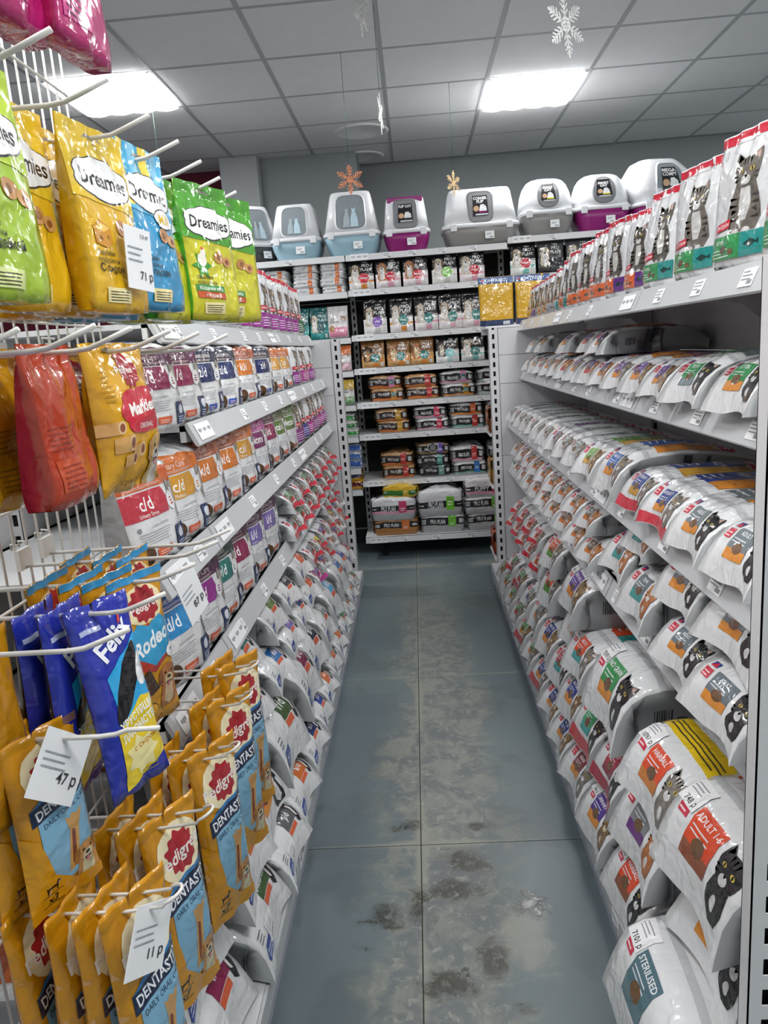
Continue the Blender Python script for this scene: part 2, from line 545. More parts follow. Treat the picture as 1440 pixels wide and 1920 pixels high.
def dog_(cx, cy, s, a, fur='#c79a5d', ear='#9a6f3e', light='#ead9bd', tongue=True, nose='#1c1512'):
    q = lambda x, y: (cx + s * x, cy + s * a * y)
    Q = lambda pts: [q(*p) for p in pts]
    e = P_(Q([(-.8, -.6), (-1.1, -2.2), (-.9, -3.0), (.9, -3.0), (1.1, -2.2), (.8, -.6)]), fur)
    e += P_(Q([(-.5, -.9), (-.6, -2.4), (0, -2.9), (.6, -2.4), (.5, -.9)]), light)
    e += E_(*q(0, .1), .9 * s, 1.0 * s * a, fur, 16)
    e += P_(Q([(-.7, .8), (-1.15, .5), (-1.25, -.6), (-.85, -.75), (-.68, 0)]), ear) + P_(Q([(.7, .8), (1.15, .5), (1.25, -.6), (.85, -.75), (.68, 0)]), ear)
    e += E_(*q(0, -.45), .52 * s, .55 * s * a, light, 14)
    e += E_(*q(-.36, .25), .12 * s, .14 * s * a, '#17110d', 8) + E_(*q(.36, .25), .12 * s, .14 * s * a, '#17110d', 8)
    e += E_(*q(0, -.22), .22 * s, .17 * s * a, nose, 10)
    if tongue:
        e += P_(Q([(-.34, -.62), (.34, -.62), (.22, -.9), (-.22, -.9)]), '#3a1513') + P_(Q([(-.17, -.72), (.17, -.72), (.14, -1.15), (-.14, -1.15)]), '#d9858a')
    return e

def minidog_(cx, cy, s, a, c='#14110c'):
    q = lambda x, y: (cx + s * x, cy + s * a * y)
    return P_([q(*p) for p in ((-1, .1), (-1.15, .75), (-.95, .35), (-.8, .3), (.55, .3), (.7, .95), (1.25, .75), (1.2, .5), (.95, .4), (.85, -.15), (.8, -.9), (.6, -.9), (.58, -.2), (-.6, -.15), (-.7, -.9), (-.9, -.9), (-.95, -.2))], c)

def star_(cx, cy, r0, r1, n, c, a, part=None, ph=0.0):
    return P_([(cx + (r1 if i % 2 else r0) * math.cos(math.pi * i / n + ph), cy + (r1 if i % 2 else r0) * a * math.sin(math.pi * i / n + ph)) for i in range(2 * n)], c, part)

def _clip(poly, ax, t, keep_low):
    out = []
    n = len(poly)
    for k in range(n):
        p, q = poly[k], poly[(k + 1) % n]
        fp = (p[ax] if ax < 2 else p[0] - p[1]) - t; fq = (q[ax] if ax < 2 else q[0] - q[1]) - t
        if not keep_low:
            fp, fq = -fp, -fq
        if fp <= 1e-9:
            out.append(p)
        if (fp < -1e-9 and fq > 1e-9) or (fp > 1e-9 and fq < -1e-9):
            s = fp / (fp - fq)
            out.append((p[0] + (q[0] - p[0]) * s, p[1] + (q[1] - p[1]) * s))
    return out

def _earclip(pts):
    """triangulate a simple polygon through bmesh-free ear clipping"""
    n = len(pts)
    if n <= 3:
        return [tuple(range(n))]
    area = sum(pts[i][0] * pts[(i + 1) % n][1] - pts[(i + 1) % n][0] * pts[i][1] for i in range(n))
    idx = list(range(n)) if area > 0 else list(range(n))[::-1]
    out = []; guard = 0
    cr = lambda a, b, c: (b[0] - a[0]) * (c[1] - a[1]) - (b[1] - a[1]) * (c[0] - a[0])
    while len(idx) > 3 and guard < 4000:
        guard += 1; done = False
        for k in range(len(idx)):
            i0, i1, i2 = idx[k - 1], idx[k], idx[(k + 1) % len(idx)]
            a, b, c = pts[i0], pts[i1], pts[i2]
            if cr(a, b, c) <= 1e-14:
                continue
            if any(cr(a, b, pts[m]) >= -1e-14 and cr(b, c, pts[m]) >= -1e-14 and cr(c, a, pts[m]) >= -1e-14 for m in idx if m not in (i0, i1, i2)):
                continue
            out.append((i0, i1, i2)); idx.pop(k); done = True
            break
        if not done:
            break
    if len(idx) >= 3:
        out += [(idx[0], idx[k], idx[k + 1]) for k in range(1, len(idx) - 1)]
    return out

def build_print(els, grid, region=(0, 0, 1, 1), base=0.0008, step=0.00006):
    """cut every element along the patch's triangles and lay it on them -> list of (part name, mesh)"""
    W = grid.W * (region[2] - region[0]); H = grid.H * (region[3] - region[1])
    us, vs = grid.us, grid.vs
    nu, nv = len(us) - 1, len(vs) - 1
    parts = {}
    for li, e in enumerate(els):
        parts.setdefault(e.get('part') or 'surface_print', []).append((li, e))
    out = []
    for pname, lst in parts.items():
        mats, mi = [], {}
        VV, OFF, FF, FM = [], [], [], []
        for li, e in lst:
            c = e['c']
            m = c if not isinstance(c, str) else (fur(c) if e.get('fur') else film(c))
            if m.name not in mi:
                mi[m.name] = len(mats); mats.append(m)
            if 'text' in e:
                V, F, wid = text2d(e['text'], e['bold'], e['shear'], e['res'])
                if not len(V):
                    continue
                hm = e['h'] * H / 0.72
                sx = hm
                if wid * hm > e['maxw'] * W:
                    sx = e['maxw'] * W / wid
                x = V[:, 0] * sx - (wid * sx / 2 if e['align'] == 'c' else 0); y = V[:, 1] * hm - 0.36 * hm
                ca, sa = math.cos(math.radians(e['rot'])), math.sin(math.radians(e['rot']))
                pts = np.stack([e['cx'] + (x * ca - y * sa) / W, e['cy'] + (x * sa + y * ca) / H], 1)
                faces = F
            else:
                pts = np.array(e['v'], float)
                faces = _earclip(e['v']) if len(e['f']) == 1 and len(e['v']) > 3 else e['f']
            pts = np.array([region[0], region[1]]) + pts * np.array([region[2] - region[0], region[3] - region[1]])
            pts = np.clip(pts, 0.0, 1.0)
            pl = [tuple(q) for q in pts]
            for fc in faces:
                poly = [pl[k] for k in fc]
                xs = [q[0] for q in poly]; ys = [q[1] for q in poly]
                i0 = max(int(np.searchsorted(us, min(xs) + 1e-9, 'right')) - 1, 0); i1 = min(int(np.searchsorted(us, max(xs) - 1e-9, 'left')) - 1, nu - 1)
                j0 = max(int(np.searchsorted(vs, min(ys) + 1e-9, 'right')) - 1, 0); j1 = min(int(np.searchsorted(vs, max(ys) - 1e-9, 'left')) - 1, nv - 1)
                for i in range(i0, max(i0, i1) + 1):
                    col = poly
                    if i > i0: col = _clip(col, 0, us[i], False)
                    if i < i1: col = _clip(col, 0, us[i + 1], True)
                    if len(col) < 3: continue
                    for j in range(j0, max(j0, j1) + 1):
                        cell = col
                        if j > j0: cell = _clip(cell, 1, vs[j], False)
                        if j < j1: cell = _clip(cell, 1, vs[j + 1], True)
                        if len(cell) < 3: continue
                        q = [(i + (a - us[i]) / (us[i + 1] - us[i]), j + (b - vs[j]) / (vs[j + 1] - vs[j])) for a, b in cell]
                        k0 = i - j; d = [a - b - k0 for a, b in q]
                        pcs = [q] if (min(d) >= -1e-6 or max(d) <= 1e-6) else [_clip(q, 2, k0, True), _clip(q, 2, k0, False)]
                        for pc in pcs:
                            if len(pc) >= 3:
                                n = len(VV); VV += pc; OFF += [base + step * li] * len(pc)
                                FF.append(tuple(range(n, n + len(pc)))); FM.append(mi[m.name])
        if not FF:
            continue
        ij = np.array(VV)
        # weld equal corners of equal height
        keyv = np.round(np.column_stack([ij * 4096, np.array(OFF) * 1e6])).astype(np.int64)
        _, first, inv = np.unique(keyv, axis=0, return_index=True, return_inverse=True)
        inv = inv.ravel()
        pos, nrm = grid.many(ij[first], np.array(OFF)[first])
        F2, M2 = [], []
        for f_, m_ in zip(FF, FM):
            g = []
            for k in f_:
                w_ = int(inv[k])
                if not g or (g[-1] != w_ and g[0] != w_):
                    g.append(w_)
            if len(g) >= 3:
                F2.append(g); M2.append(m_)
        me = mesh_np(pname, pos, F2, mats, M2)
        me.normals_split_custom_set_from_vertices([tuple(v) for v in nrm])
        out.append((pname, me))
    return out

# ------------------------------------------------------------------ a bag = body mesh + printed parts, cached and copied
CACHE = {}
def bag_meshes(dkey, body, mats, prints):
    k = (dkey, body['key'])
    if k not in CACHE:
        used = sorted(set(body['fm']))
        fm = [min(i, len(mats) - 1) for i in body['fm']]
        bm = mesh_np('body', body['v'], body['f'], [m if not isinstance(m, str) else film(m) for m in mats], fm)
        ps = []
        for gname, region, els in prints:
            ps += build_print(els, body['grids'][gname], region)
        CACHE[k] = (bm, ps)
    return CACHE[k]

def bag(name, design, body, loc, rotz, label, cat, group, tilt=(0.0, 0.0), parts_extra=None):
    dkey, mats, prints = design
    bm, ps = bag_meshes(dkey, body, mats, prints)
    o = obj(name, bm, None, loc, (tilt[0], tilt[1], rotz))
    for pn, me in ps:
        obj(pn, me, o)
    tag(o, label, cat, group)
    return o

# ------------------------------------------------------------------ designs.  each: (key, [front, back, sides] colours, [(grid, region, elements)])
WHITE, GREY, LGREY = '#dfe1e3', '#8d9092', '#b9bcbe'
def d_prescription(code, hdr, panel, title='', subt='', animal='cat', tab='#d9613b', navy=True, fold=True):
    a = 0.8
    e = []
    if fold:
        e += P_([(.36, .93), (.66, .93), (.66, .985), (.36, .985)], '#2b4a9c', 'brand_badge') + T_('PRESCRIPTION DIET', .51, .957, .016, '#e8ecf5', .27, part='brand_badge')
    e += P_([(0, .66), (1, .66), (1, .80), (.62, .845), (.5, .83), (0, .865)], hdr, 'title_band')
    if title:
        e += T_(title, .08, .745, .062, '#f3e9e4', .86, bold=-.004, align='l', part='title_lettering')
    e += L_(.08, .675, .8, .70, 2, '#d9c5bd', .3, 3, .4, 'title_band')
    e += P_([(0, .42), (.74, .42), (.76, .54), (.70, .645), (0, .645)], panel, 'code_panel')
    e += T_(code, .36, .545, .115, '#ffffff', .6, part='code_lettering')
    if subt:
        e += T_(subt, .36, .45, .035, '#ffffff', .58, bold=0.0, part='code_lettering')
    e += E_(.14, .345, .028, .022, '#8c9299', 10, 'nutrition_lettering') + T_('CLINICAL NUTRITION', .5, .345, .020, '#7c828a', .6, bold=0.0, part='nutrition_lettering')
    e += L_(.12, .21, .82, .32, 5, '#a9adb3', .35, 5, .3)
    if animal == 'cat':
        e += P_([(.84, .62), (.86, .70), (.91, .655), (.97, .655), (1, .70), (1, .33), (.94, .33), (.90, .45), (.86, .52)], '#9a968f', 'animal_picture') + P_([(.90, .60), (.96, .60), (.95, .45), (.92, .45)], '#d8d4cd', 'animal_picture')
    else:
        e += P_([(.80, .60), (.83, .70), (.92, .72), (1, .66), (1, .30), (.94, .28), (.92, .42), (.85, .44)], '#1f1f22', 'animal_picture') + P_([(.88, .62), (.92, .64), (.95, .44), (.92, .40), (.90, .48)], '#e6e4e0', 'animal_picture')
    e += E_(.84, .50, .10, .085, '#f4f4f6', 14, 'round_badge') + L_(.80, .46, .88, .54, 3, panel, .3, 2, .5, 'round_badge')
    e += E_(.17, .115, .125, .095, '#54391f', 16, 'kibble_picture') + E_(.15, .13, .05, .035, '#6f4d2b', 8, 'kibble_picture') + E_(.20, .095, .05, .03, '#3d2814', 8, 'kibble_picture')
    e += R_(.33, .08, .62, .15, tab, 'tab_label') + L_(.36, .095, .58, .135, 2, '#f2d6c8', .3, 4, .35, 'tab_label')
    if navy:
        e += R_(.76, .05, 1.0, .28, '#1f3465', 'navy_label') + E_(.88, .20, .07, .05, '#dfe5f0', 10, 'navy_label') + L_(.79, .07, .97, .14, 3, '#c4cde0', .3, 6, .4, 'navy_label')
    return ('pd' + code + hdr + panel + title + subt + animal, [WHITE, WHITE, '#a6a8aa'], [('front', (0, 0, 1, 1), e)])

def d_sachet(panel, top='#c8233c', animal='cat', word='NATURE'):
    e = R_(0, .93, 1, .995, top, 'top_band') + R_(.0, .895, 1, .915, '#d9dadc')
    if animal:
        e += furry(cat_(.55, .66, .22, .55, '#7a6d62', '#3d342e', '#e4ddd5'), 'cat_picture') if animal == 'cat' else furry(dog_(.55, .66, .22, .55), 'dog_picture')
    e += R_(.1, .37, .62, .44, '#cf2b3f', 'red_ribbon') + T_('SCIENCE PLAN', .36, .405, .03, '#ffffff', .46, part='red_ribbon')
    e += R_(.08, .08, .92, .33, panel, 'colour_panel') + L_(.14, .12, .8, .28, 4, '#eadcf0', .4, 8, .3, 'colour_panel')
    return ('sa' + panel + top + str(animal), [WHITE, WHITE, '#c9cbce'], [('front', (0, 0, 1, 1), e)])

def d_kitten(p1, p2, fur=('#6d675f', '#38342f', '#d8d3ca'), title='KITTEN'):
    a = .62
    e = R_(0, .925, 1, .99, '#cf2b3f', 'red_top_band') + P_([(.30, .915), (.70, .915), (.66, .945), (.34, .945)], '#e8e9eb')
    e += R_(.1, .83, .16, .90, '#c9ccd0')
    e += furry(cat_(.60, .69, .20, a, *fur), 'kitten_picture')
    e += P_([(.06, .30), (.42, .325), (.42, .385), (.06, .36)], '#cf2b3f', 'red_ribbon') + T_('SCIENCE PLAN', .24, .343, .026, '#ffffff', .32, rot=4, part='red_ribbon')
    e += R_(.04, .10, .62, .27, p1, 'colour_panel') + R_(.62, .10, .96, .27, p2, 'colour_panel')
    e += T_(title, .27, .225, .026, '#f4f6f4', .4, part='colour_panel') + L_(.08, .12, .5, .19, 3, '#dfe9e2', .4, 8, .3, 'colour_panel')
    e += P_([(.68, .185), (.78, .215), (.88, .19), (.92, .21), (.92, .165), (.88, .18), (.78, .155)], '#173c3a', 'fish_symbol')
    e += E_(.36, .17, .07, .03, '#5d4630', 10) + E_(.5, .15, .04, .02, '#6f5335', 8)
    e += R_(.1, .03, .16, .06, '#3a3d42') + R_(.22, .03, .3, .06, '#3a3d42')
    return ('ki' + p1 + p2 + fur[0] + title, [WHITE, WHITE, '#b8bbbf'], [('front', (0, 0, 1, 1), e)])

def lie_region(body, a, b):
    return (0.0, a * body['t'] / body['H'], 1.0, b * body['t'] / body['H'])

def d_lying(body, main, strip='#d98a2b', animal='catgrey', tagc='#c93349', lip=None, word='ADULT', top=True, sticker=None, side='#a4a7a9', topword='', yellow=False, badge=False):
    """science-plan type bag on its back: end print, front print on the upper face, grey gussets"""
    t, H, L = body['t'], body['H'], body['dims'][1]
    w = body['dims'][0]
    e = []
    A = w / (1.15 * t)
    if lip:
        e += R_(0.0, 0.0, 1.0, .24, lip, 'coloured_hem')
    e += R_(.09, .62, .22, .80, tagc, 'red_tag') + L_(.10, .65, .20, .77, 2, '#f3d5d8', .3, 3, .35, 'red_tag')
    e += R_(.10, .85, .20, .97, '#27408c', 'small_logo') + P_([(.10, .85), (.20, .85), (.15, .97)], '#c93349', 'small_logo')
    e += R_(.28, .34, .62, .84, main, 'colour_panel') + R_(.28, .34, .62, .50, strip, 'colour_panel') + T_(word, .45, .76, .07, '#f2f3f5', .3, part='colour_panel')
    e += L_(.31, .60, .55, .70, 2, '#dfe2e6', .4, 7, .3, 'colour_panel') + E_(.46, .53, .08, .09, '#6b4a2a', 9, 'colour_panel')
    furs = {'catgrey': ('#77716a', '#3c3833', '#d9d5ce'), 'catorange': ('#b06a36', '#7c4420', '#e8ddd0'), 'catblack': ('#1d1c1e', '#101012', '#d5d5d3'),
            'catbrown': ('#7d6242', '#3d2e1d', '#cdbb9d')}
    if animal in furs:
        fc = furs[animal]
        e += furry(P_([(.72, .56), (.68, .40), (.70, .26), (.78, .16), (.88, .20), (.93, .34), (.90, .56)], fc[0]) + E_(.80, .34, .035, .08, fc[2], 12), 'cat_picture')
        e += furry(cat_(.80, .66, .125, A, *fc, body=False), 'cat_picture')
    elif animal == 'dog':
        e += furry(dog_(.80, .66, .12, A, '#26262a', '#151518', '#e4e2de', False), 'dog_picture')
    if sticker:
        e += P_([(.02, .72), (.26, .70), (.27, 1.0), (.03, 1.02)], '#f1f2f4', 'price_sticker') + L_(.05, .86, .22, .98, 3, '#8b9097', .4, 3, .3, 'price_sticker') + T_(sticker, .16, .77, .065, '#2a2c30', .2, part='price_sticker')
    prints = [('front', (0.0, 0.02 * t / H, 1.0, 1.12 * t / H), e)]
    if top:
        g = R_(0.0, .0, 1.0, .04, '#c0c3c6', 'pale_stripe')
        g += R_(.08, .10, .92, .54, main, 'front_panel') + R_(.62, .10, .92, .54, strip, 'front_panel')
        g += T_(topword or word, .35, .40, .06, '#f2f3f5', .50, part='front_panel') + L_(.12, .10, .5, .32, 4, '#dfe2e6', .4, 9, .25, 'front_panel')
        g += R_(.1, .56, .9, .66, '#c93349', 'red_tag') + T_('SCIENCE PLAN', .5, .61, .05, '#ffffff', .7, part='red_tag')
        if yellow:
            g = R_(0, 0, 1, .14, '#e3c01f', 'yellow_band') + L_(.06, .03, .9, .11, 3, '#4a4420', .3, 4, .35, 'yellow_band') + g[1:]
            g = g[:4] + sub(g[4:], 0, .14, 1, 1.0)
        if badge:
            g += E_(.78, .4, .13, .10, '#f1f1f3', 16, 'round_badge') + E_(.74, .42, .03, .025, '#6a2f7d', 8, 'round_badge') + E_(.81, .38, .03, .025, '#6a2f7d', 8, 'round_badge') + E_(.80, .44, .02, .02, '#1c1c1e', 8, 'round_badge')
        prints.append(('front', (0.0, 1.2 * t / H, 1.0, 0.97), g))
    for sname in ('side_left', 'side_right'):
        s = BAR_(.06, .34, .17, .66, '#2f3236', 8, 3, 'barcode') if sname == 'side_right' else BAR_(.83, .34, .94, .66, '#2f3236', 8, 3, 'barcode')
        q = (lambda x: x) if sname == 'side_right' else (lambda x: 1 - x)
        s += R_(min(q(.30), q(.36)), .02, max(q(.30), q(.36)), .97, '#4c4f52', 'side_band') + R_(min(q(.46), q(.49)), .02, max(q(.46), q(.49)), .97, '#5c5f62', 'side_band')
        s += L_(min(q(.19), q(.26)), .2, max(q(.19), q(.26)), .6, 4, '#4a4d50', .3, 5, .3)
        prints.append((sname, (0, 0, 1, 1), s))
    return ('ly' + main + strip + str(animal) + tagc + str(lip) + word + str(top) + str(sticker) + side + topword + str(yellow) + str(badge), [WHITE, foil(side)], prints)

def d_rx_lying(body, panel, hdr, animal='dog', code='i/d', sticker=None, side='#a6aaac', sidecode='4328R'):
    """prescription bag on its back: blue oval, coloured code panel and animal at the end"""
    t, H = body['t'], body['H']
    A = body['dims'][0] / (1.2 * t)
    e = P_([(.55, .58), (.92, .58), (.92, 1.0), (.55, 1.0)], panel, 'code_panel') + T_(code, .73, .80, .16, '#f4f4f6', .3, part='code_panel')
    e += R_(.55, .46, .80, .57, '#d9613b', 'tab_label')
    e += P_([(.84, .92), (.87, 1.0), (.95, .98), (.97, .62), (.92, .40), (.86, .48), (.88, .7)], '#1f1f22' if animal == 'dog' else '#8d8982', 'animal_picture') + P_([(.88, .88), (.92, .86), (.92, .55), (.89, .58)], '#e6e4e0', 'animal_picture')
    e += P_([(.10, .22), (.14, .14), (.30, .16), (.36, .26), (.34, .38), (.14, .36)], '#24409a', 'blue_badge') + L_(.14, .2, .32, .32, 2, '#dfe5f0', .2, 2, .35, 'blue_badge')
    e += L_(.10, .44, .22, .62, 3, '#5a5f6a', .3, 3, .3)
    if sticker:
        e += P_([(.28, .22), (.52, .20), (.53, .5), (.29, .52)], '#f1f2f4', 'price_sticker') + T_(sticker, .41, .27, .07, '#2a2c30', .2, part='price_sticker') + L_(.31, .36, .49, .47, 3, '#8b9097', .4, 3, .3, 'price_sticker')
    g = P_([(.12, .22), (.88, .22), (.88, .62), (.12, .62)], panel, 'code_panel') + T_(code, .5, .42, .18, '#f4f4f6', .5, part='code_panel') + R_(.12, .62, .88, .80, hdr, 'title_band') + R_(.02, .0, .30, .10, '#d9613b', 'tab_label')
    prints = [('front', (0, .02 * t / H, 1, 1.15 * t / H), e), ('front', (0, 1.25 * t / H, 1, .97), g)]
    for sname in ('side_left', 'side_right'):
        m = (lambda x: x) if sname == 'side_right' else (lambda x: 1 - x)
        s = BAR_(min(m(.05), m(.17)), .42, max(m(.05), m(.17)), .80, '#25282c', 9, 4, 'barcode')
        s += T_(sidecode, m(.12), .20, .12, '#33373b', .13, rot=0) + L_(min(m(.2), m(.28)), .1, max(m(.2), m(.28)), .7, 5, '#4a4d50', .3, 5, .3) + R_(min(m(.33), m(.40)), .02, max(m(.33), m(.40)), .97, '#55595c', 'side_band')
        prints.append((sname, (0, 0, 1, 1), s))
    return ('rx' + panel + hdr + animal + code + str(sticker) + sidecode, [WHITE, foil(side)], prints)
# ------------------------------------------------------------------ the room
M_wall = mat('wall_grey_paint', '#8b9092', 0.75, 0.3, bump=0.15, bscale=60, bdist=0.001, var=0.05, vscale=2.0)
M_maroon = mat('wall_maroon_paint', '#5e1a2c', 0.7, 0.3, var=0.06, vscale=2.0)
M_tile = mat('mineral_ceiling_tile', '#e2e2e2', 0.9, 0.2, bump=0.5, bscale=220, bdist=0.0015, var=0.04, vscale=8.0)
M_tbar = mat('ceiling_grid_bar', '#a7a9ab', 0.5, 0.4)
M_dark = mat('slot_shade_dark_foot', '#2a2b2d', 0.9, 0.1)
M_steel = mat('white_powder_coat', '#d9dadc', 0.38, 0.45, bump=0.12, bscale=300, bdist=0.0004)
M_steel2 = mat('light_grey_powder_coat', '#dcdee0', 0.4, 0.45)
M_kick = mat('lilac_grey_kick_plate', '#a8abb8', 0.4, 0.45)
M_rail = mat('frosted_price_rail', '#c3c6c9', 0.25, 0.55)
M_paper = mat('white_paper', '#eceef0', 0.6, 0.3)
M_ink = mat('grey_ink', '#8b9095', 0.6, 0.3)
M_blackback = mat('black_back_panel', '#1b1c1e', 0.6, 0.35)
M_wire = mat('white_coated_wire', '#d6d4cf', 0.35, 0.5)
RX0, RX1, RY0, RY1 = CX0 - 7 * TILE, CX0 + 8 * TILE, CY0 - 9 * TILE, CY0 + 5 * TILE + 0.03

def floor_material():
    m = bpy.data.materials.new('worn_painted_concrete'); m.use_nodes = True
    nt = m.node_tree; N = nt.nodes; Lk = nt.links
    b = N['Principled BSDF']
    geo = N.new('ShaderNodeNewGeometry')
    sep = N.new('ShaderNodeSeparateXYZ'); Lk.new(geo.outputs['Position'], sep.inputs[0])
    def noise(scale, detail=4.0, dist=0.0, rough=0.55):
        n = N.new('ShaderNodeTexNoise'); n.inputs['Scale'].default_value = scale; n.inputs['Detail'].default_value = detail
        n.inputs['Distortion'].default_value = dist; n.inputs['Roughness'].default_value = rough
        Lk.new(geo.outputs['Position'], n.inputs['Vector']); return n.outputs['Fac']
    def math_(op, a, c, d=None, clamp=False):
        n = N.new('ShaderNodeMath'); n.operation = op; n.use_clamp = clamp
        for i, v in enumerate((a, c, d)):
            if v is None: continue
            if isinstance(v, (int, float)): n.inputs[i].default_value = v
            else: Lk.new(v, n.inputs[i])
        return n.outputs[0]
    def smooth(v, lo, hi):
        n = N.new('ShaderNodeMapRange'); n.interpolation_type = 'SMOOTHSTEP'
        n.inputs[1].default_value = lo; n.inputs[2].default_value = hi; Lk.new(v, n.inputs[0]); return n.outputs[0]
    def mix(f, a, c):
        n = N.new('ShaderNodeMix'); n.data_type = 'RGBA'
        if isinstance(f, float): n.inputs[0].default_value = f
        else: Lk.new(f, n.inputs[0])
        for i, v in ((6, a), (7, c)):
            if isinstance(v, tuple): n.inputs[i].default_value = v
            else: Lk.new(v, n.inputs[i])
        return n.outputs[2]
    def blob(x, y, rx, ry):
        dx = math_('DIVIDE', math_('SUBTRACT', sep.outputs[0], x), rx); dy = math_('DIVIDE', math_('SUBTRACT', sep.outputs[1], y), ry)
        r = math_('SQRT', math_('ADD', math_('MULTIPLY', dx, dx), math_('MULTIPLY', dy, dy)), 0.0)
        return math_('SUBTRACT', 1.0, r)
    n1, n2, n3, n4 = noise(3.0, 4.0, 0.4), noise(11.0, 5.0, 0.8, 0.65), noise(38.0, 3.0, 0.5, 0.7), noise(1.2, 2.0)
    paint = mix(smooth(n4, 0.35, 0.65), lin('#5f6b70'), lin('#687579'))
    paint = mix(smooth(n1, 0.52, 0.60), paint, lin('#5b666a'))
    # walked-through strip along the middle of the aisle
    strip = math_('SUBTRACT', 1.0, math_('ABSOLUTE', math_('DIVIDE', math_('ADD', sep.outputs[0], 0.0), 0.27), 0.0))
    wv = math_('ADD', math_('ADD', strip, math_('MULTIPLY', n1, 1.1)), math_('MULTIPLY', n2, 0.7))
    wear = smooth(wv, 1.05, 1.55)
    wear = math_('MULTIPLY', wear, smooth(sep.outputs[1], 4.9, 3.2))
    bare = mix(smooth(n2, 0.40, 0.62), lin('#686c6d'), lin('#86887f'))
    bare = mix(smooth(n3, 0.52, 0.68), bare, lin('#92948a'))
    col = mix(math_('MULTIPLY', wear, 0.80), paint, bare)
    # pale bands along the joints
    jb = None
    for ax, c0, wd in ((0, -0.062, 0.024), (1, 1.868, 0.022), (1, 2.966, 0.018), (1, 4.62, 0.13)):
        d = math_('ABSOLUTE', math_('SUBTRACT', sep.outputs[ax], c0), 0.0)
        q = smooth(math_('ADD', math_('DIVIDE', d, wd), math_('MULTIPLY', n1, 2.6)), 1.95, 1.05)
        jb = q if jb is None else math_('MAXIMUM', jb, q)
    col = mix(math_('MULTIPLY', jb, 0.75), col, lin('#8f9187'))
    # pale scuffed patch
    pv = math_('ADD', blob(0.17, 1.52, 0.12, 0.22), math_('MULTIPLY', n2, 1.0))
    col = mix(math_('MULTIPLY', smooth(pv, 0.75, 1.3), 0.55), col, lin('#9c9b90'))
    # damp dirty patches
    st = None
    for x, y, rx, ry in ((0.06, 1.78, .13, .10), (0.02, 1.69, .14, .09), (0.20, 1.62, .10, .07), (-0.16, 1.60, .09, .08), (-0.07, 1.61, .06, .10), (-0.11, 1.95, .07, .05),
                         (0.10, 1.46, .07, .11), (-0.01, 1.385, .12, .07), (0.11, 1.94, .08, .03), (-0.20, 1.50, .04, .03), (0.14, 1.335, .06, .04)):
        v = math_('ADD', blob(x, y, rx, ry), math_('MULTIPLY', math_('SUBTRACT', n2, 0.5), 2.6))
        s = smooth(v, 0.30, 0.85)
        st = s if st is None else math_('MAXIMUM', st, s)
    st = math_('MULTIPLY', st, smooth(n3, 0.30, 0.50))
    col = mix(math_('MULTIPLY', st, 0.86), col, lin('#37372f'))
    # old brushed-over rectangles
    for x, y, rx, ry in ((-0.33, 3.40, 0.20, 0.13), (-0.33, 2.74, 0.19, 0.09)):
        v = math_('ADD', math_('MINIMUM', math_('SUBTRACT', 1.0, math_('ABSOLUTE', math_('DIVIDE', math_('SUBTRACT', sep.outputs[0], x), rx), 0.0)),
                               math_('SUBTRACT', 1.0, math_('ABSOLUTE', math_('DIVIDE', math_('SUBTRACT', sep.outputs[1], y), ry), 0.0))), math_('MULTIPLY', n2, 0.35))
        col = mix(math_('MULTIPLY', smooth(v, 0.16, 0.26), 0.5), col, lin('#59656b'))
    sp = smooth(n3, 0.70, 0.76)
    col = mix(math_('MULTIPLY', sp, 0.35), col, lin('#b9bdbb'))
    Lk.new(col, b.inputs['Base Color'])
    rg = math_('SUBTRACT', math_('SUBTRACT', math_('ADD', math_('MULTIPLY', wear, 0.14), 0.38), math_('MULTIPLY', st, 0.12)), math_('MULTIPLY', n2, 0.10))
    Lk.new(rg, b.inputs['Roughness'])
    b.inputs['Specular IOR Level'].default_value = 0.4
    bp = N.new('ShaderNodeBump'); bp.inputs['Strength'].default_value = 0.35; bp.inputs['Distance'].default_value = 0.003
    Lk.new(math_('ADD', math_('MULTIPLY', n3, math_('ADD', wear, 0.15)), math_('MULTIPLY', st, 0.4)), bp.inputs['Height']); Lk.new(bp.outputs['Normal'], b.inputs['Normal'])
    return m
M_floor = floor_material()
M_joint = mat('concrete_joint', '#43463f', 0.9, 0.1)

mb = MB(); mb.box(RX0, RX1, RY0, RY1, -0.12, -0.004)
floor = structure(mb.build('floor', M_joint))
xs = [RX0] + [-0.065 + 1.1 * k for k in range(-3, 5) if RX0 + .2 < -0.065 + 1.1 * k < RX1 - .2] + [RX1]
ys = [RY0] + [1.865 + 1.097 * k for k in range(-3, 5) if RY0 + .2 < 1.865 + 1.097 * k < RY1 - .2] + [RY1]
for i in range(len(xs) - 1):
    for j in range(len(ys) - 1):
        mb = MB(); g = 0.0016
        mb.box(xs[i] + g, xs[i + 1] - g, ys[j] + g, ys[j + 1] - g, -0.012, 0.0)
        mb.build('concrete_slab', M_floor, floor)

